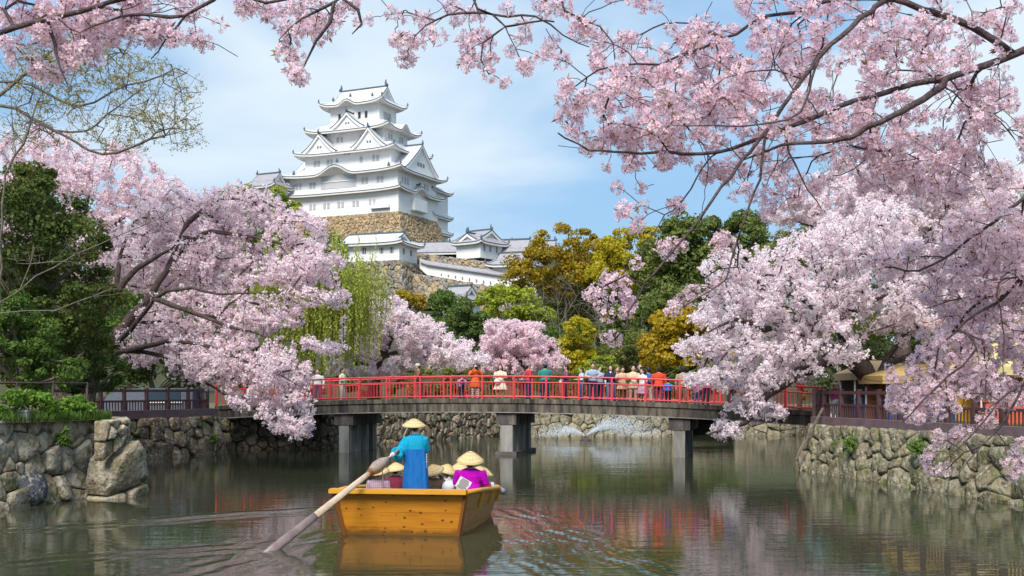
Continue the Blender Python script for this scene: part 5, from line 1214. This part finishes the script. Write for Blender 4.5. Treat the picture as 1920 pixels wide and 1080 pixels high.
fl = MB(); fl.grid([[sec(i, -1, .25), sec(i, 1, .25)] for i in range(len(SEC))], False); fl.build('floor', m_wood_side, bt)
MB().box(B(0, .75, .68), (2.6, 1.3, .05), B(1, 0, 0) - B(0, 0, 0), B(0, 1, 0) - B(0, 0, 0)).build('stern_deck', m_wood_side, bt)
for y_ in (2.2, 3.3, 4.4): MB().box(B(0, y_, .34), (2.0, .34, .06), B(1, 0, 0) - B(0, 0, 0), B(0, 1, 0) - B(0, 0, 0)).build('bench', m_wood_side, bt)

# boatman
bm_loc = W(779, 918, 25.1); bm_loc.z = .705
m_robe1 = M('robe_turquoise', [(.0, .26, .45), (.012, .36, .56)], .8, nscale=7, bump=.5, bscale=7, stretch=(2, 2, .6), spec=.2); m_robe2 = M('robe_blue', [(.006, .10, .34), (.012, .15, .44)], .8, nscale=7, bump=.5, bscale=7, stretch=(2, 2, .5), spec=.2)
m_white = M('white_cotton', [(.74, .74, .76), (.82, .82, .82)], .85, nscale=8, bump=.3)
man = thing('boatman', 'boatman in blue two-tone robe and straw hat steering with a long oar', 'person', bm_loc)
fy = Fig(bm_loc, R(-6), 1.66); k = fy.k
oar_hand = W(737, 852, 24.7)
b = MB(); rm = fy.rot(); upv = rm @ Vector((0, 1, 0))
b.tube([fy(0, 0, .82), fy(0, 0, 1.05), fy(0, 0, 1.3), fy(0, 0, 1.42), fy(0, .02, 1.52)], [.13, .13, .15, .06, .05], 12, flat=.66, up=upv); b.ell(fy(-.01, .03, 1.59), (.074, .092, .112), 12, 10, rm)
for s in (-1, 1): b.tube([fy(.09 * s, 0, .9), fy(.10 * s, .02, .5), fy(.10 * s, 0, .06)], [.08, .055, .045], 8); b.ell(fy(.075 * s - .01, .01, 1.585), (.014, .022, .03), 6, 5, rm)
shl, ell_ = fy(-.19, 0, 1.36), fy(-.33, -.05, 1.03)
b.tube([shl, ell_, oar_hand], [.05, .042, .03], 8); shr, elr, hnr = fy(.19, 0, 1.36), fy(.22, .10, 1.10), fy(.05, .30, 1.04); b.tube([shr, elr, hnr], [.05, .042, .03], 8); hand_shape(b, fy, hnr, hnr - elr, 1)
blob('body', b, .014, m_skin, man, 3)
c = MB(); c.tube([fy(0, 0, 1.08), fy(0, .0, 1.2), fy(0, .01, 1.30), fy(0, 0, 1.385), fy(-.005, .01, 1.445)], [.235, .245, .25, .215, .085], 14, flat=.62, up=upv)
c.tube([shl, shl.lerp(ell_, .5), ell_, ell_.lerp(oar_hand, .55)], [.09, .11, .13, .15], 10); c.tube([shr, shr.lerp(elr, .5), elr, elr.lerp(hnr, .5)], [.09, .10, .10, .10], 10)
c.tube([ell_.lerp(oar_hand, .45), ell_.lerp(oar_hand, .30) + Vector((0, 0, -.12)), ell_.lerp(oar_hand, .2) + Vector((.03, 0, -.2))], [.12, .10, .05], 10); blob('robe_top', c, .016, m_robe1, man, 5)
c = MB(); c.tube([fy(0, 0, 1.12), fy(0, 0, .95), fy(.01, 0, .7), fy(.01, 0, .20)], [.24, .25, .27, .30], 14, flat=.62, up=upv); [c.tube([fy(x_, -.13 + abs(x_) * .2, 1.08), fy(x_ * 1.1, -.155 + abs(x_) * .25, .7), fy(x_ * 1.2, -.17 + abs(x_) * .28, .2)], [.012, .03, .045], 8) for x_ in (-.2, -.09, .02, .12, .21)]; blob('robe_skirt', c, .016, m_robe2, man, 5)
c = MB(); c.tube([fy(-.07, .03, 1.43), fy(-.05, -.055, 1.465), fy(.05, -.055, 1.465), fy(.07, .03, 1.43)], .022, 8); c.build('collar', m_white, man)
c = MB()
for i in range(7): c.box(fy(.262, -.03, .98 - i * .055), (.012, .05 + .02 * (i % 2), .03), rm @ Vector((1, 0, 0)), rm @ Vector((0, 1, 0)))
tag(c.build('robe_pattern', m_white, man), kind='stuff')
c = MB(); c.ell(fy(-.01, -.01, 1.60), (.085, .095, .10), 10, 8, rm); blob('hair', c, .02, m_hair, man)
straw_hat(man, fy(-.035, .01, 1.635), .265, .155, (.02, -.10, 1))
# gloved hand closed round the oar shaft
oar_in = WG(508, 1033); oar_d = (oar_in - oar_hand).normalized(); fwd = (oar_hand - ell_).normalized(); pl = MB()
pl.tube([oar_hand - fwd * .04, oar_hand + fwd * .02, oar_hand + fwd * .055], [.034, .046, .04], 8)
per = oar_d.cross(fwd).normalized()
for i in range(4):
    o_ = oar_hand + fwd * .045 + oar_d * ((i - 1.5) * .024) + Vector((0, 0, .02)); L = (.9, 1.0, .97, .82)[i]
    pl.tube([o_ + Vector((0, 0, .012)), o_ + fwd * .045 * L + Vector((0, 0, .004)), o_ + fwd * .055 * L - Vector((0, 0, .038)), o_ + fwd * .02 - Vector((0, 0, .062 * L))], [.0125, .012, .0115, .010], 7)
pl.tube([oar_hand - oar_d * .03, oar_hand - oar_d * .05 + fwd * .02 - Vector((0, 0, .03)), oar_hand - oar_d * .035 + fwd * .045 - Vector((0, 0, .055))], [.016, .014, .011], 7)
pl.tube([ell_.lerp(oar_hand, .72), ell_.lerp(oar_hand, .9)], [.036, .034], 8)
blob('glove', pl, .007, m_white, man, 2)
for s in (-1, 1): c = MB(); c.ell(fy(.105 * s, .05, .045), (.045, .12, .05), 8, 6, rm); c.build('sandal', cloth((.3, .22, .12)), man)
# oar
oar = thing('steering_oar', 'long pale wooden steering oar with wrapped grip dipping into the water', 'oar', oar_hand)
m_oar = M('oar_wood', [(.46, .34, .25), (.60, .47, .36)], .7, nscale=3, stretch=(3, 3, 3), bump=.3); m_wet = M('oar_wet_wood', [(.17, .12, .115), (.27, .20, .19)], .3, nscale=3, bump=.3); m_wrap = M('oar_wrap', [(.25, .19, .16), (.36, .29, .24)], .9, nscale=8, bump=.5, bscale=30)
L_o = (oar_in - oar_hand).length; P_ = lambda t: oar_hand + oar_d * (L_o * t); side_ = oar_d.cross(Vector((0, 1, 0))).normalized()
MB().tube([P_(-.05), P_(.03), P_(.07)], [.03, .032, .04], 8).build('handle', m_wrap, oar)
MB().tube([P_(.045), P_(.07), P_(.10), P_(.15), P_(.19), P_(.205)], [.04, .10, .16, .185, .13, .07], 12, flat=.75, up=side_).build('wrapped_grip', m_wrap, oar)
MB().tube([P_(.195), P_(.205), P_(.215)], [.085, .09, .085], 10).build('lashing', m_wood_dark, oar)
MB().tube([P_(.20), P_(.3), P_(.66)], [.052, .06, .075], 10, flat=.45, up=side_.cross(oar_d)).build('shaft', m_oar, oar)
MB().tube([P_(.655), P_(.75), P_(.92), P_(1.12)], [.078, .085, .095, .08], 10, flat=.35, up=side_.cross(oar_d)).build('blade', m_wet, oar)
MB().tube([P_(.12) + Vector((.05, 0, -.1)), P_(.12) + Vector((.06, .05, -.4)), P_(.12) + Vector((.05, .1, -.85))], .012, 6).build('tether_rope', m_oar, oar)
# passengers
PA = [
 (709, 26.7, .42, 'passenger in plaid shirt and straw hat sitting nearest the oar', dict(top=plaid('plaid_cloth', (.20, .03, .09), (.46, .38, .46), 6.5), h=1.60, hat=('straw', .26, .15, (-.1, -.25, 1)))),
 (742, 28.0, .38, 'passenger with maroon collar and straw hat between plaid shirt and boatman', dict(top=(.20, .03, .06), h=1.62, hat=('straw', .26, .16, (-.1, -.12, 1)))),
 (813, 26.3, .44, 'passenger in brown jacket holding the straw hat with a raised arm', dict(top=(.16, .11, .08), h=1.64, hat=('straw', .25, .16, (-.25, -.35, 1)), arms='photo')),
 (838, 27.6, .38, 'passenger in cream top and tilted straw hat beside the purple coat', dict(top=(.72, .68, .6), h=1.58, hat=('straw', .25, .17, (.3, -.15, 1)))),
 (862, 27.8, .40, 'passenger in peach top and straw hat beyond the purple coat', dict(top=(.7, .4, .28), h=1.62, hat=('straw', .24, .16, (0, -.1, 1)))),
 (882, 25.9, .66, 'passenger in vivid purple coat and straw hat perched on the boat side', dict(top=(.48, .0, .46), h=1.74, wide=1.45, coat=.25, hat=('straw', .31, .22, (.03, -.25, 1)))),
 (899, 27.0, .36, 'passenger with red collar and straw hat just past the purple coat', dict(top=(.45, .05, .08), h=1.60, hat=('straw', .25, .17, (.25, -.1, 1)))),
 (906, 27.7, .30, 'passenger in pale blue shirt and straw hat at the bow end', dict(top=(.62, .72, .76), h=1.60, hat=('straw', .25, .15, (.2, -.05, 1)))),
 (775, 28.6, .28, 'passenger in dark top and straw hat hidden behind the boatman', dict(top=(.1, .1, .12), h=1.60, hat=('straw', .25, .16, (0, -.1, 1)))),
]
for px, d, sz, lab, kw in PA:
    p = W(px, 900, d); p.z = sz
    person(lab, p, R(-7), sit=1, arms=kw.pop('arms', 'hold'), bottom=(.06, .06, .09), group='passengers in the rowing boat', vox=.02, **kw)
# folded newspaper tucked beside the purple coat, white bag, grey oar end
p = W(869, 908, 25.72); nw = MB(); nw.box(p, (.30, .02, .26), (.85, .1, -.5), (0, 1, 0), (.5, 0, .85)); nwo = nw.build('folded_paper', m_white, None, p); tag(nwo, 'folded printed white paper tucked beside the purple coat', 'paper')
for i in range(6):
    c = p + Vector((.5, 0, .85)).normalized() * ((i - 2.5) * .04) + Vector((0, -.013, 0)); MB().box(c, (.24 - .03 * (i % 3), .003, .022), (.85, .1, -.5), (0, 1, 0), (.5, 0, .85)).build('print_line', m_hair, nwo)
p = W(842, 913, 26.2); bg_ = MB(); bg_.ell(p, (.17, .13, .15), 12, 8); bg_.tube([p + Vector((-.1, 0, .1)), p + Vector((0, 0, .22)), p + Vector((.1, 0, .1))], .015, 6); tag(bg_.build('cloth_bag', m_white, None, p), 'white cloth bag on the bench beside the purple coat', 'bag')
p0, p1 = W(910, 905, 29.2), W(944, 922, 28.2); ob = MB(); ob.tube([p0, p0.lerp(p1, .6), p0.lerp(p1, .8), p1], [.03, .035, .085, .075], 10); tag(ob.build('spare_oar', M('oar_violet', [(.20, .17, .24), (.28, .24, .32)], .6, nscale=4), None, p0), 'violet-grey rounded oar end sticking out over the boat side', 'oar')
finish_blobs()

# ---------------------------------------------------------------- fountain
fo = WG(1098, 826); nr = np.random.default_rng(12)
fn = thing('fountain', 'low fountain jet spraying a white fan of water behind the bridge', 'fountain', fo)
MB().lathe(fo, [(.35, -.1), (.35, .05), (.2, .12), (.08, .2), (.06, .3)], 14, cap=True).build('nozzle', m_iron, fn)
n = 9000; az = np.where(nr.random(n) < .68, nr.normal(0.0, .22, n), nr.normal(math.pi, .35, n)); el = R(1) * (nr.normal(0, 6, n) + np.where(np.cos(az) > 0, 41, 34)); v0 = nr.normal(6.0, .7, n) * np.where(np.cos(az) > 0, 1.0, .85)
vx, vy, vz = v0 * np.cos(el) * np.cos(az), v0 * np.cos(el) * np.sin(az), v0 * np.sin(el); tt = nr.random(n) ** .75 * (vz / 4.9)
P = np.stack([vx * tt, vy * tt, vz * tt - 4.9 * tt * tt + .25], 1) + nr.normal(size=(n, 3)) * .06 * tt[:, None]; P = P[P[:, 2] > .02] + np.array(fo)
m_drop = M('spray', (.9, .95, 1.0), .2, trans=.5)
leaf_mesh('spray', [leaf_quads(P, .04, nr)], m_drop, fn, 'stuff')
# choppy water round the fountain: stronger ripples in the water material
nt = m_water.node_tree; n_, l_ = nt.nodes, nt.links
ge = n_.new('ShaderNodeNewGeometry'); sb = n_.new('ShaderNodeVectorMath'); sb.operation = 'SUBTRACT'; sb.inputs[1].default_value = (fo.x + 1.0, fo.y - 1.5, 0); ml = n_.new('ShaderNodeVectorMath'); ml.operation = 'MULTIPLY'; ml.inputs[1].default_value = (.8, 1, 1)
le = n_.new('ShaderNodeVectorMath'); le.operation = 'LENGTH'; mr = n_.new('ShaderNodeMapRange'); mr.inputs['From Min'].default_value = 3.0; mr.inputs['From Max'].default_value = 7.5; mr.inputs['To Min'].default_value = 1; mr.inputs['To Max'].default_value = 0
tn = n_.new('ShaderNodeTexNoise'); tn.inputs['Scale'].default_value = 5; tn.inputs['Detail'].default_value = 3; mu = n_.new('ShaderNodeMath'); mu.operation = 'MULTIPLY'; mu2 = n_.new('ShaderNodeMath'); mu2.operation = 'MULTIPLY'; mu2.inputs[1].default_value = 7.0
l_.new(ge.outputs['Position'], sb.inputs[0]); l_.new(sb.outputs[0], ml.inputs[0]); l_.new(ml.outputs[0], le.inputs[0]); l_.new(le.outputs['Value'], mr.inputs['Value']); l_.new(ge.outputs['Position'], tn.inputs['Vector'])
l_.new(mr.outputs[0], mu.inputs[0]); l_.new(tn.outputs['Fac'], mu.inputs[1]); l_.new(mu.outputs[0], mu2.inputs[0])
bpn = [q for q in n_ if q.type == 'BUMP'][0]; old = bpn.inputs['Height'].links[0].from_socket; ad = n_.new('ShaderNodeMath'); l_.new(old, ad.inputs[0]); l_.new(mu2.outputs[0], ad.inputs[1]); l_.new(ad.outputs[0], bpn.inputs['Height'])

# ---------------------------------------------------------------- stalls behind the long fence, booth behind the other
def stall(label, px, d, w, dep, zt, canopy, back, goods, peak=.9):
    q = W(px, 730, d); q.z = 1.74; t = thing('market_stall', label, 'stall', q, 'stalls behind the long fence')
    for a in (-1, 1):
        for b in (-1, 1): MB().tube([q + Vector((a * w / 2, b * dep / 2, 0)), q + Vector((a * w / 2, b * dep / 2, zt))], .04, 8).build('pole', m_white, t)
    c = MB(); e = [q + Vector((a * (w / 2 + .25), b * (dep / 2 + .25), zt)) for a, b in ((-1, -1), (1, -1), (1, 1), (-1, 1))]; pk = [q + Vector((-w * .2, 0, zt + peak)), q + Vector((w * .2, 0, zt + peak))]
    dn = Vector((0, 0, -.32))
    c.add(e + pk + [x + dn for x in e], [(0, 1, 5, 4), (1, 2, 5), (2, 3, 4, 5), (3, 0, 4), (6, 7, 1, 0), (7, 8, 2, 1), (8, 9, 3, 2), (9, 6, 0, 3)]); c.build('canopy', cloth(canopy), t)
    MB().box(q + Vector((0, dep / 2 - .1, zt / 2)), (w, .06, zt)).build('back_panel', cloth(back), t)
    MB().box(q + Vector((0, -dep / 2 + .2, .45)), (w * .95, .6, .9)).box(q + Vector((0, -dep / 2 + .2, .92)), (w, .7, .05)).build('counter', cloth(goods), t)
    return t
stall('yellow canopied stall with blue counter behind the fence middle', 1745, 46, 4.4, 2.6, 1.9, (.50, .34, .13), (.30, .10, .04), (.04, .10, .26), .5)
stall('cream-yellow peaked stall near the fence end with orange back', 1885, 43, 2.8, 2.4, 2.2, (.62, .50, .24), (.72, .36, .05), (.6, .12, .06), .9)
stall('low stall with tan roof and blue skirt by the big cherry trunk', 1650, 53, 3.0, 2.2, 2.1, (.30, .22, .12), (.14, .10, .08), (.03, .10, .38), .6)
q = W(262, 740, 56); q.z = 1.74; t = thing('service_booth', 'pale grey-blue rounded service booth behind the fence under the cherry', 'booth', q)
m_booth = cloth((.13, .15, .19)); c = MB()
prof = [(-1.9, 0), (-1.9, .6), (-1.6, 1.05), (-1.0, 1.32), (0, 1.42), (2.6, 1.42), (2.6, 0)]
c.add([q + Vector((x, 0, z)) for x, z in prof] + [q + Vector((x, 2.2, z)) for x, z in prof], [tuple(range(7))[::-1], tuple(range(7, 14))] + [(i, i + 1, i + 8, i + 7) for i in range(6)]); c.build('shell', m_booth, t)
MB().box(q + Vector((1.2, -.02, 1.05)), (1.6, .06, .6)).build('window', m_windark, t); MB().box(q + Vector((1.2, -.04, .72)), (1.8, .1, .06)).build('sill', m_white, t)
# ---------------------------------------------------------------- near blossoming boughs
m_petal = M('petal_near', [(.86, .54, .68), (.93, .69, .80), (.96, .81, .88), (.98, .90, .94)], .55, rnd='island', nmix=.35, nscale=9, trans=.5, spec=.15)
m_petal2 = M('petal_near_pale', [(.90, .65, .75), (.95, .78, .85), (.975, .88, .92)], .55, rnd='island', nmix=.35, nscale=9, trans=.5, spec=.15)
m_heart = M('flower_heart', [(.50, .10, .17), (.66, .22, .30)], .6, rnd='island')
m_calyx = M('calyx', [(.20, .06, .04), (.30, .17, .05), (.24, .22, .05)], .6, rnd='island')
def pompon(seed, nf=22, rad=.043, fr=.0215):
    """a ball of five-petalled flowers on short stalks; slot 0 petals, 1 hearts, 2 stalks and young leaves"""
    r = random.Random(seed); V, Fc, Mi = [], [], []
    def quad(a, b, c, d_, m):
        n = len(V); V.extend([tuple(a), tuple(b), tuple(c), tuple(d_)]); Fc.append((n, n + 1, n + 2, n + 3)); Mi.append(m)
    for i in range(nf):
        z = 1 - 2 * (i + .5) / nf; t = i * 2.39996 + r.uniform(-.4, .4); s = math.sqrt(max(0, 1 - z * z)); D = Vector((s * math.cos(t), s * math.sin(t), z)) + Vector((r.gauss(0, .18), r.gauss(0, .18), r.gauss(0, .18))); D.normalize()
        c = D * rad * r.uniform(.75, 1.15); N = (D + Vector((r.gauss(0, .3), r.gauss(0, .3), r.gauss(0, .3)))).normalized(); X_ = N.orthogonal().normalized(); Y_ = N.cross(X_); a0 = r.random() * 6.28; f = fr * r.uniform(.85, 1.15); cup = r.uniform(.1, .45)
        for k in range(5):
            a = a0 + k * 1.2566; d1 = X_ * math.cos(a) + Y_ * math.sin(a); d2 = X_ * math.cos(a - .52) + Y_ * math.sin(a - .52); d3 = X_ * math.cos(a + .52) + Y_ * math.sin(a + .52)
            quad(c + d1 * f * .12, c + d2 * f * .74 + N * f * cup * .5, c + d1 * f + N * f * cup, c + d3 * f * .74 + N * f * cup * .5, 0)
        h = f * .24; e = N * f * .10
        quad(c + X_ * h + e, c + Y_ * h + e, c - X_ * h + e, c - Y_ * h + e, 1)
        w = D.orthogonal().normalized() * .0009; quad(w, c - N * f * .1 + w, c - N * f * .1 - w, -w, 2)
    for i in range(3):
        D = Vector((r.gauss(0, 1), r.gauss(0, 1), r.gauss(0, .7))).normalized(); S_ = D.orthogonal().normalized() * .006; quad(D * .03, D * .048 + S_, D * .075, D * .048 - S_, 2)
    return np.array(V, np.float32), np.array(Fc, np.int32), np.array(Mi, np.int32)
POM = [pompon(i, nf=(17, 20, 14, 18, 12, 16)[i]) for i in range(6)]
def near_tree(label, root, limbs, radii, targets, E, n_e, d, dd, seed, petal, tip=.0023, maxr=.012, extra=.30, scale=1.0, group='blossoming boughs overhanging the near bank', filt=None):
    rng = random.Random(seed); nr = np.random.default_rng(seed); t = thing('cherry_tree', label, 'tree', root, group); S = Skel()
    for lb, q2 in zip(limbs, radii): S.limb([W(*q) if not isinstance(q, Vector) else q for q in lb], step=.07, rng=rng, wob=.004, rr=q2)
    C = [np.array(W(px, py, d + rng.uniform(-.15, .35))) for px, py in targets]
    if n_e: C += list(in_ellipses(E, n_e, nr, d + .35, dd))
    C = np.array(C)
    if filt: C = C[filt(C)]
    # boughs first, then a twig to each cluster
    S.grow(C[::4], rng, 1, step=.07, sag=.10, wob=.008, batch=25, align=.5, noroot=6); S.grow(np.delete(C, np.s_[::4], 0), rng, 2, step=.06, sag=.06, wob=.007, batch=60, align=.5, noroot=6)
    m = int(len(C) * extra * .5)      # bare side twigs
    sp = C[nr.integers(0, len(C), m)] + nr.normal(size=(m, 3)) * .13; S.grow(sp, rng, 3, step=.05, sag=.03, wob=.006, batch=80, align=.6, noroot=6)
    mb, r = S.mesh(tip, power=2.5, kmin=4, kmax=10, thick=.02, maxr=maxr); mb.build('trunk', m_bark_near, t)
    # two or three balls at each spot
    P = [C]; k = nr.random(len(C)) < extra; P.append(C[k] + unit(nr.normal(size=(k.sum(), 3))) * .07); P = np.concatenate(P)
    px = CX + F * P[:, 0] / P[:, 1]; py = HZ - F * (P[:, 2] - CAMH) / P[:, 1]; vis = (px > -60) & (px < 1980) & (py > -60) & (py < 1100)
    sz = (.78 + .5 * nr.random(len(P))) * scale; order = np.argsort(-(sz / P[:, 1]) * np.where(vis, 1, .001))
    mes = []
    for V, Fc, Mi in POM:
        me = np_mesh('blossom_cluster', V, Fc, False, Mi); [me.materials.append(q) for q in (petal, m_heart, m_calyx)]; mes.append(me)
    for i in order[:300]:
        o = shared('blossom_cluster', mes[rng.randrange(6)], t, P[i], (rng.random() * 6.28, rng.random() * 6.28, rng.random() * 6.28)); o.scale = (sz[i],) * 3
    rest = order[300:]
    if len(rest):
        Vs, Fs, Ms, off = [], [], [], 0
        for i in rest:
            V, Fc, Mi = POM[rng.randrange(6)]; q = Matrix.Rotation(rng.random() * 6.28, 3, 'X') @ Matrix.Rotation(rng.random() * 6.28, 3, 'Z'); Vs.append(V @ np.array(q).T * sz[i] + P[i]); Fs.append(Fc + off); Ms.append(Mi); off += len(V)
        tag(link('crown', np_mesh('crown', np.concatenate(Vs) - np.array(org(t)), np.concatenate(Fs), False, np.concatenate(Ms)), t, [petal, m_heart, m_calyx]), kind='stuff')
    return t
d = 6.6
N1 = [[Vector((5.9, 4.6, 1.4)), Vector((5.9, 4.8, 3.2)), Vector((5.2, 5.4, 4.5)), Vector((4.1, 6.1, 4.95)), (1935, 86, d), (1897, 103, d), (1820, 133, d), (1773, 147, d), (1713, 157, d), (1647, 177, d), (1580, 197, d), (1513, 227, d), (1467, 243, d), (1413, 263, d), (1347, 285, d), (1280, 287, d), (1203, 285, d), (1107, 280, d), (1045, 250, d)],
 [(1780, 150, d), (1747, 177, d - .1), (1697, 207, d - .2), (1630, 240, d - .2), (1597, 257, d - .2), (1547, 267, d - .2), (1493, 268, d - .2), (1440, 282, d - .2), (1390, 300, d - .2)],
 [(1897, 100, d), (1847, 63, d), (1797, 40, d), (1730, 17, d), (1670, -2, d), (1613, 37, d - .3), (1557, 87, d - .3), (1520, 127, d - .3), (1493, 167, d - .3), (1470, 200, d - .3), (1437, 247, d - .3), (1405, 285, d - .3), (1355, 350, d - .4), (1322, 395, d - .4), (1293, 435, d - .4), (1248, 487, d - .4), (1211, 532, d - .4), (1180, 580, d - .4), (1176, 613, d - .4), (1148, 643, d - .4)],
 [(1437, 247, d - .3), (1430, 285, d - .3), (1424, 335, d - .3), (1404, 387, d - .3), (1381, 454, d - .3), (1359, 524, d - .3), (1315, 554, d - .3), (1278, 576, d - .3)],
 [(1670, -2, d), (1573, -4, d + .2), (1513, 20, d + .2), (1430, 33, d + .2), (1380, 63, d + .2), (1313, 90, d + .2), (1273, 103, d + .2), (1240, 120, d + .2), (1173, 123, d + .2), (1120, 133, d + .2), (1065, 170, d + .2)],
 [(1670, -2, d), (1560, -50, d), (1300, -70, d), (1050, -45, d), (887, -2, d), (923, 30, d), (947, 50, d), (993, 43, d), (1040, 40, d)],
 [(923, 25, d), (840, 27, d), (780, 63, d), (763, 98, d)], [(935, 32, d), (1003, 30, d), (1057, 67, d), (1107, 87, d)], [(948, 52, d), (903, 80, d), (903, 113, d), (913, 135, d)], [(1050, -45, d), (1057, 20, d), (1123, 50, d), (1150, 80, d), (1153, 118, d)],
 [(1530, 115, d - .3), (1500, 210, d - .5), (1420, 235, d - .5), (1330, 235, d - .5), (1260, 235, d - .5)], [(1467, 243, d), (1500, 330, d), (1540, 390, d)], [(1640, 180, d), (1620, 300, d + .3), (1560, 330, d + .3)]]
T1 = [(735, 25), (752, 32), (742, 75), (756, 82), (775, 75), (767, 113), (757, 112), (787, 82), (786, 30), (820, 68), (853, 15), (845, 8), (893, 70), (885, 68), (916, 82), (876, 99), (920, 110), (917, 140), (975, 72), (985, 70), (985, 45), (1037, 77), (957, 97), (985, 125), (978, 120), (1013, 108), (1053, 113), (947, 155), (880, 25), (900, 30), (1020, 20), (1060, 15), (1085, 40), (1100, 50), (1120, 80), (1040, 20), (950, 15), (1130, 62),
 (1157, 352), (1202, 353), (1275, 382), (1169, 392), (1204, 385), (1188, 430), (1196, 418), (1262, 455), (1275, 462), (1255, 475), (1192, 492), (1162, 520), (1155, 528), (1140, 525), (1120, 545), (1108, 552), (1148, 560), (1175, 562), (1125, 575), (1138, 588), (1182, 568), (1170, 550), (1358, 448), (1370, 456), (1345, 462), (1300, 545), (1288, 552), (1322, 545), (1275, 560), (1345, 538), (1390, 520), (1400, 515), (1262, 580), (1135, 632), (1152, 636), (1378, 366), (1400, 350), (1240, 300), (1180, 310)]
E1 = [(1500, 60, 240, 70), (1760, 70, 180, 90), (1180, 50, 90, 60), (1350, 150, 200, 70), (1130, 200, 90, 50), (1250, 210, 130, 60), (1480, 220, 170, 70), (1700, 210, 200, 90), (1850, 260, 110, 100), (1200, 265, 130, 30), (1400, 300, 130, 45), (1600, 300, 130, 50), (1480, 350, 70, 50), (1750, 320, 130, 60), (1070, 180, 40, 40), (760, 4, 110, 16)]
RR1 = [(.062, .005), (.022, .005), (.021, .004), (.008, .003), (.014, .004), (.022, .005), (.008, .003), (.008, .003), (.007, .003), (.009, .003), (.008, .003), (.007, .003), (.007, .003)]
near_tree('great dark cherry bough sweeping in above the water with rosy flower balls', Vector((5.9, 4.6, 1.45)), N1, RR1, T1, E1, 600, d, .85, 201, m_petal, scale=.9)
d = 6.4
N2 = [[Vector((-5.6, 4.4, 1.4)), Vector((-5.5, 4.8, 3.4)), Vector((-4.6, 5.6, 4.6)), (-40, 68, d), (0, 60, d), (60, 43, d), (150, 20, d), (233, -2, d), (320, -30, d), (420, -12, d), (500, 3, d), (570, -8, d), (640, -5, d)],
 [(420, -12, d), (350, 30, d), (313, 73, d), (283, 110, d)], [(340, 35, d), (260, 25, d), (200, 40, d), (150, 60, d)], [(100, 38, d), (103, 80, d), (113, 130, d), (126, 160, d)], [(640, -5, d), (627, 7, d), (567, 37, d), (522, 75, d)], [(633, 5, d), (620, 40, d), (593, 77, d), (577, 110, d), (562, 136, d)], [(20, 55, d), (10, 20, d), (-20, 0, d)], [(640, -5, d), (672, 20, d), (680, 45, d), (662, 66, d)]]
T2 = [(368, 68), (372, 75), (328, 70), (10, 85), (20, 95), (22, 115), (65, 132), (105, 140), (70, 118), (45, 85), (85, 75), (120, 105), (155, 95), (165, 80), (130, 120), (140, 90), (250, 60), (280, 55), (290, 62), (210, 75), (235, 50), (240, 40), (97, 22), (75, 60), (170, 50), (455, 12), (460, 20), (495, 18), (505, 25), (555, 12), (565, 18), (580, 45), (590, 55), (615, 60), (540, 95), (530, 98), (545, 105), (560, 108), (537, 70), (558, 60), (552, 138), (560, 142), (550, 132), (610, 35), (640, 15)]
E2 = [(170, 15, 130, 35), (270, 20, 90, 35), (60, 20, 70, 30), (130, 70, 60, 45), (225, 55, 60, 30), (350, 5, 60, 20), (590, 30, 40, 25), (470, 2, 130, 16)]
near_tree('thin cherry bough with loose rosy flower balls crossing the sky above the budding tree', Vector((-5.6, 4.4, 1.45)), N2, [(.045, .007)] + [(.011, .003)] * 7, T2, E2, 95, d, .5, 202, m_petal, maxr=.01)
d = 7.6
N3 = [[Vector((6.6, 6.0, 1.4)), Vector((6.7, 6.4, 3.6)), Vector((5.6, 7.2, 4.8)), (1990, 330, d), (1920, 370, d), (1855, 421, d), (1804, 460, d), (1768, 487, d), (1722, 508, d), (1660, 500, d)],
 [(1990, 330, d), (2010, 450, d), (1920, 518, d), (1885, 554, d), (1829, 589, d), (1794, 620, d), (1758, 655, d)], [(1920, 518, d), (1872, 530, d - .2), (1875, 579, d - .2), (1883, 656, d - .2), (1880, 706, d - .2)], [(2010, 450, d), (2010, 640, d), (1920, 717, d - .3), (1875, 752, d - .3), (1845, 793, d - .3), (1804, 834, d - .3), (1768, 865, d - .3)],
 [(1920, 722, d - .3), (1880, 793, d - .3), (1839, 839, d - .3), (1799, 885, d - .3)], [(1800, 615, d), (1830, 655, d - .2), (1773, 712, d - .3), (1748, 737, d - .3), (1712, 768, d - .3), (1692, 793, d - .3)], [(1920, 370, d), (1900, 440, d + .3), (1820, 470, d + .4)], [(1885, 554, d), (1800, 560, d + .3), (1740, 580, d + .3)]]
T3 = [(1760, 825), (1768, 832), (1795, 822), (1788, 816), (1745, 846), (1735, 862), (1740, 880), (1765, 882), (1775, 880), (1752, 884), (1815, 812), (1890, 868), (1915, 870), (1905, 836), (1915, 832), (1898, 892), (1845, 790), (1858, 775), (1890, 745), (1700, 765), (1720, 760), (1735, 748), (1690, 755), (1672, 760), (1705, 780), (1720, 785), (1712, 735), (1740, 720), (1750, 735), (1675, 715), (1690, 720), (1672, 735), (1760, 745), (1715, 770), (1730, 775)]
E3 = [(1850, 430, 80, 55), (1880, 520, 60, 80), (1800, 520, 70, 55), (1850, 610, 80, 60), (1780, 650, 65, 35), (1900, 690, 40, 45), (1725, 745, 50, 36), (1740, 690, 60, 24), (1810, 710, 50, 30), (1870, 730, 50, 24), (1730, 480, 50, 26), (1680, 490, 40, 14)]
near_tree('drooping cherry sprays with pale lilac flowers hanging before the stalls and fence', Vector((6.6, 6.0, 1.45)), N3, [(.06, .006), (.022, .005), (.008, .003), (.016, .004), (.009, .003), (.009, .004), (.009, .003), (.009, .003)], T3, E3, 420, d, .7, 203, m_petal2, maxr=.01, scale=.86)
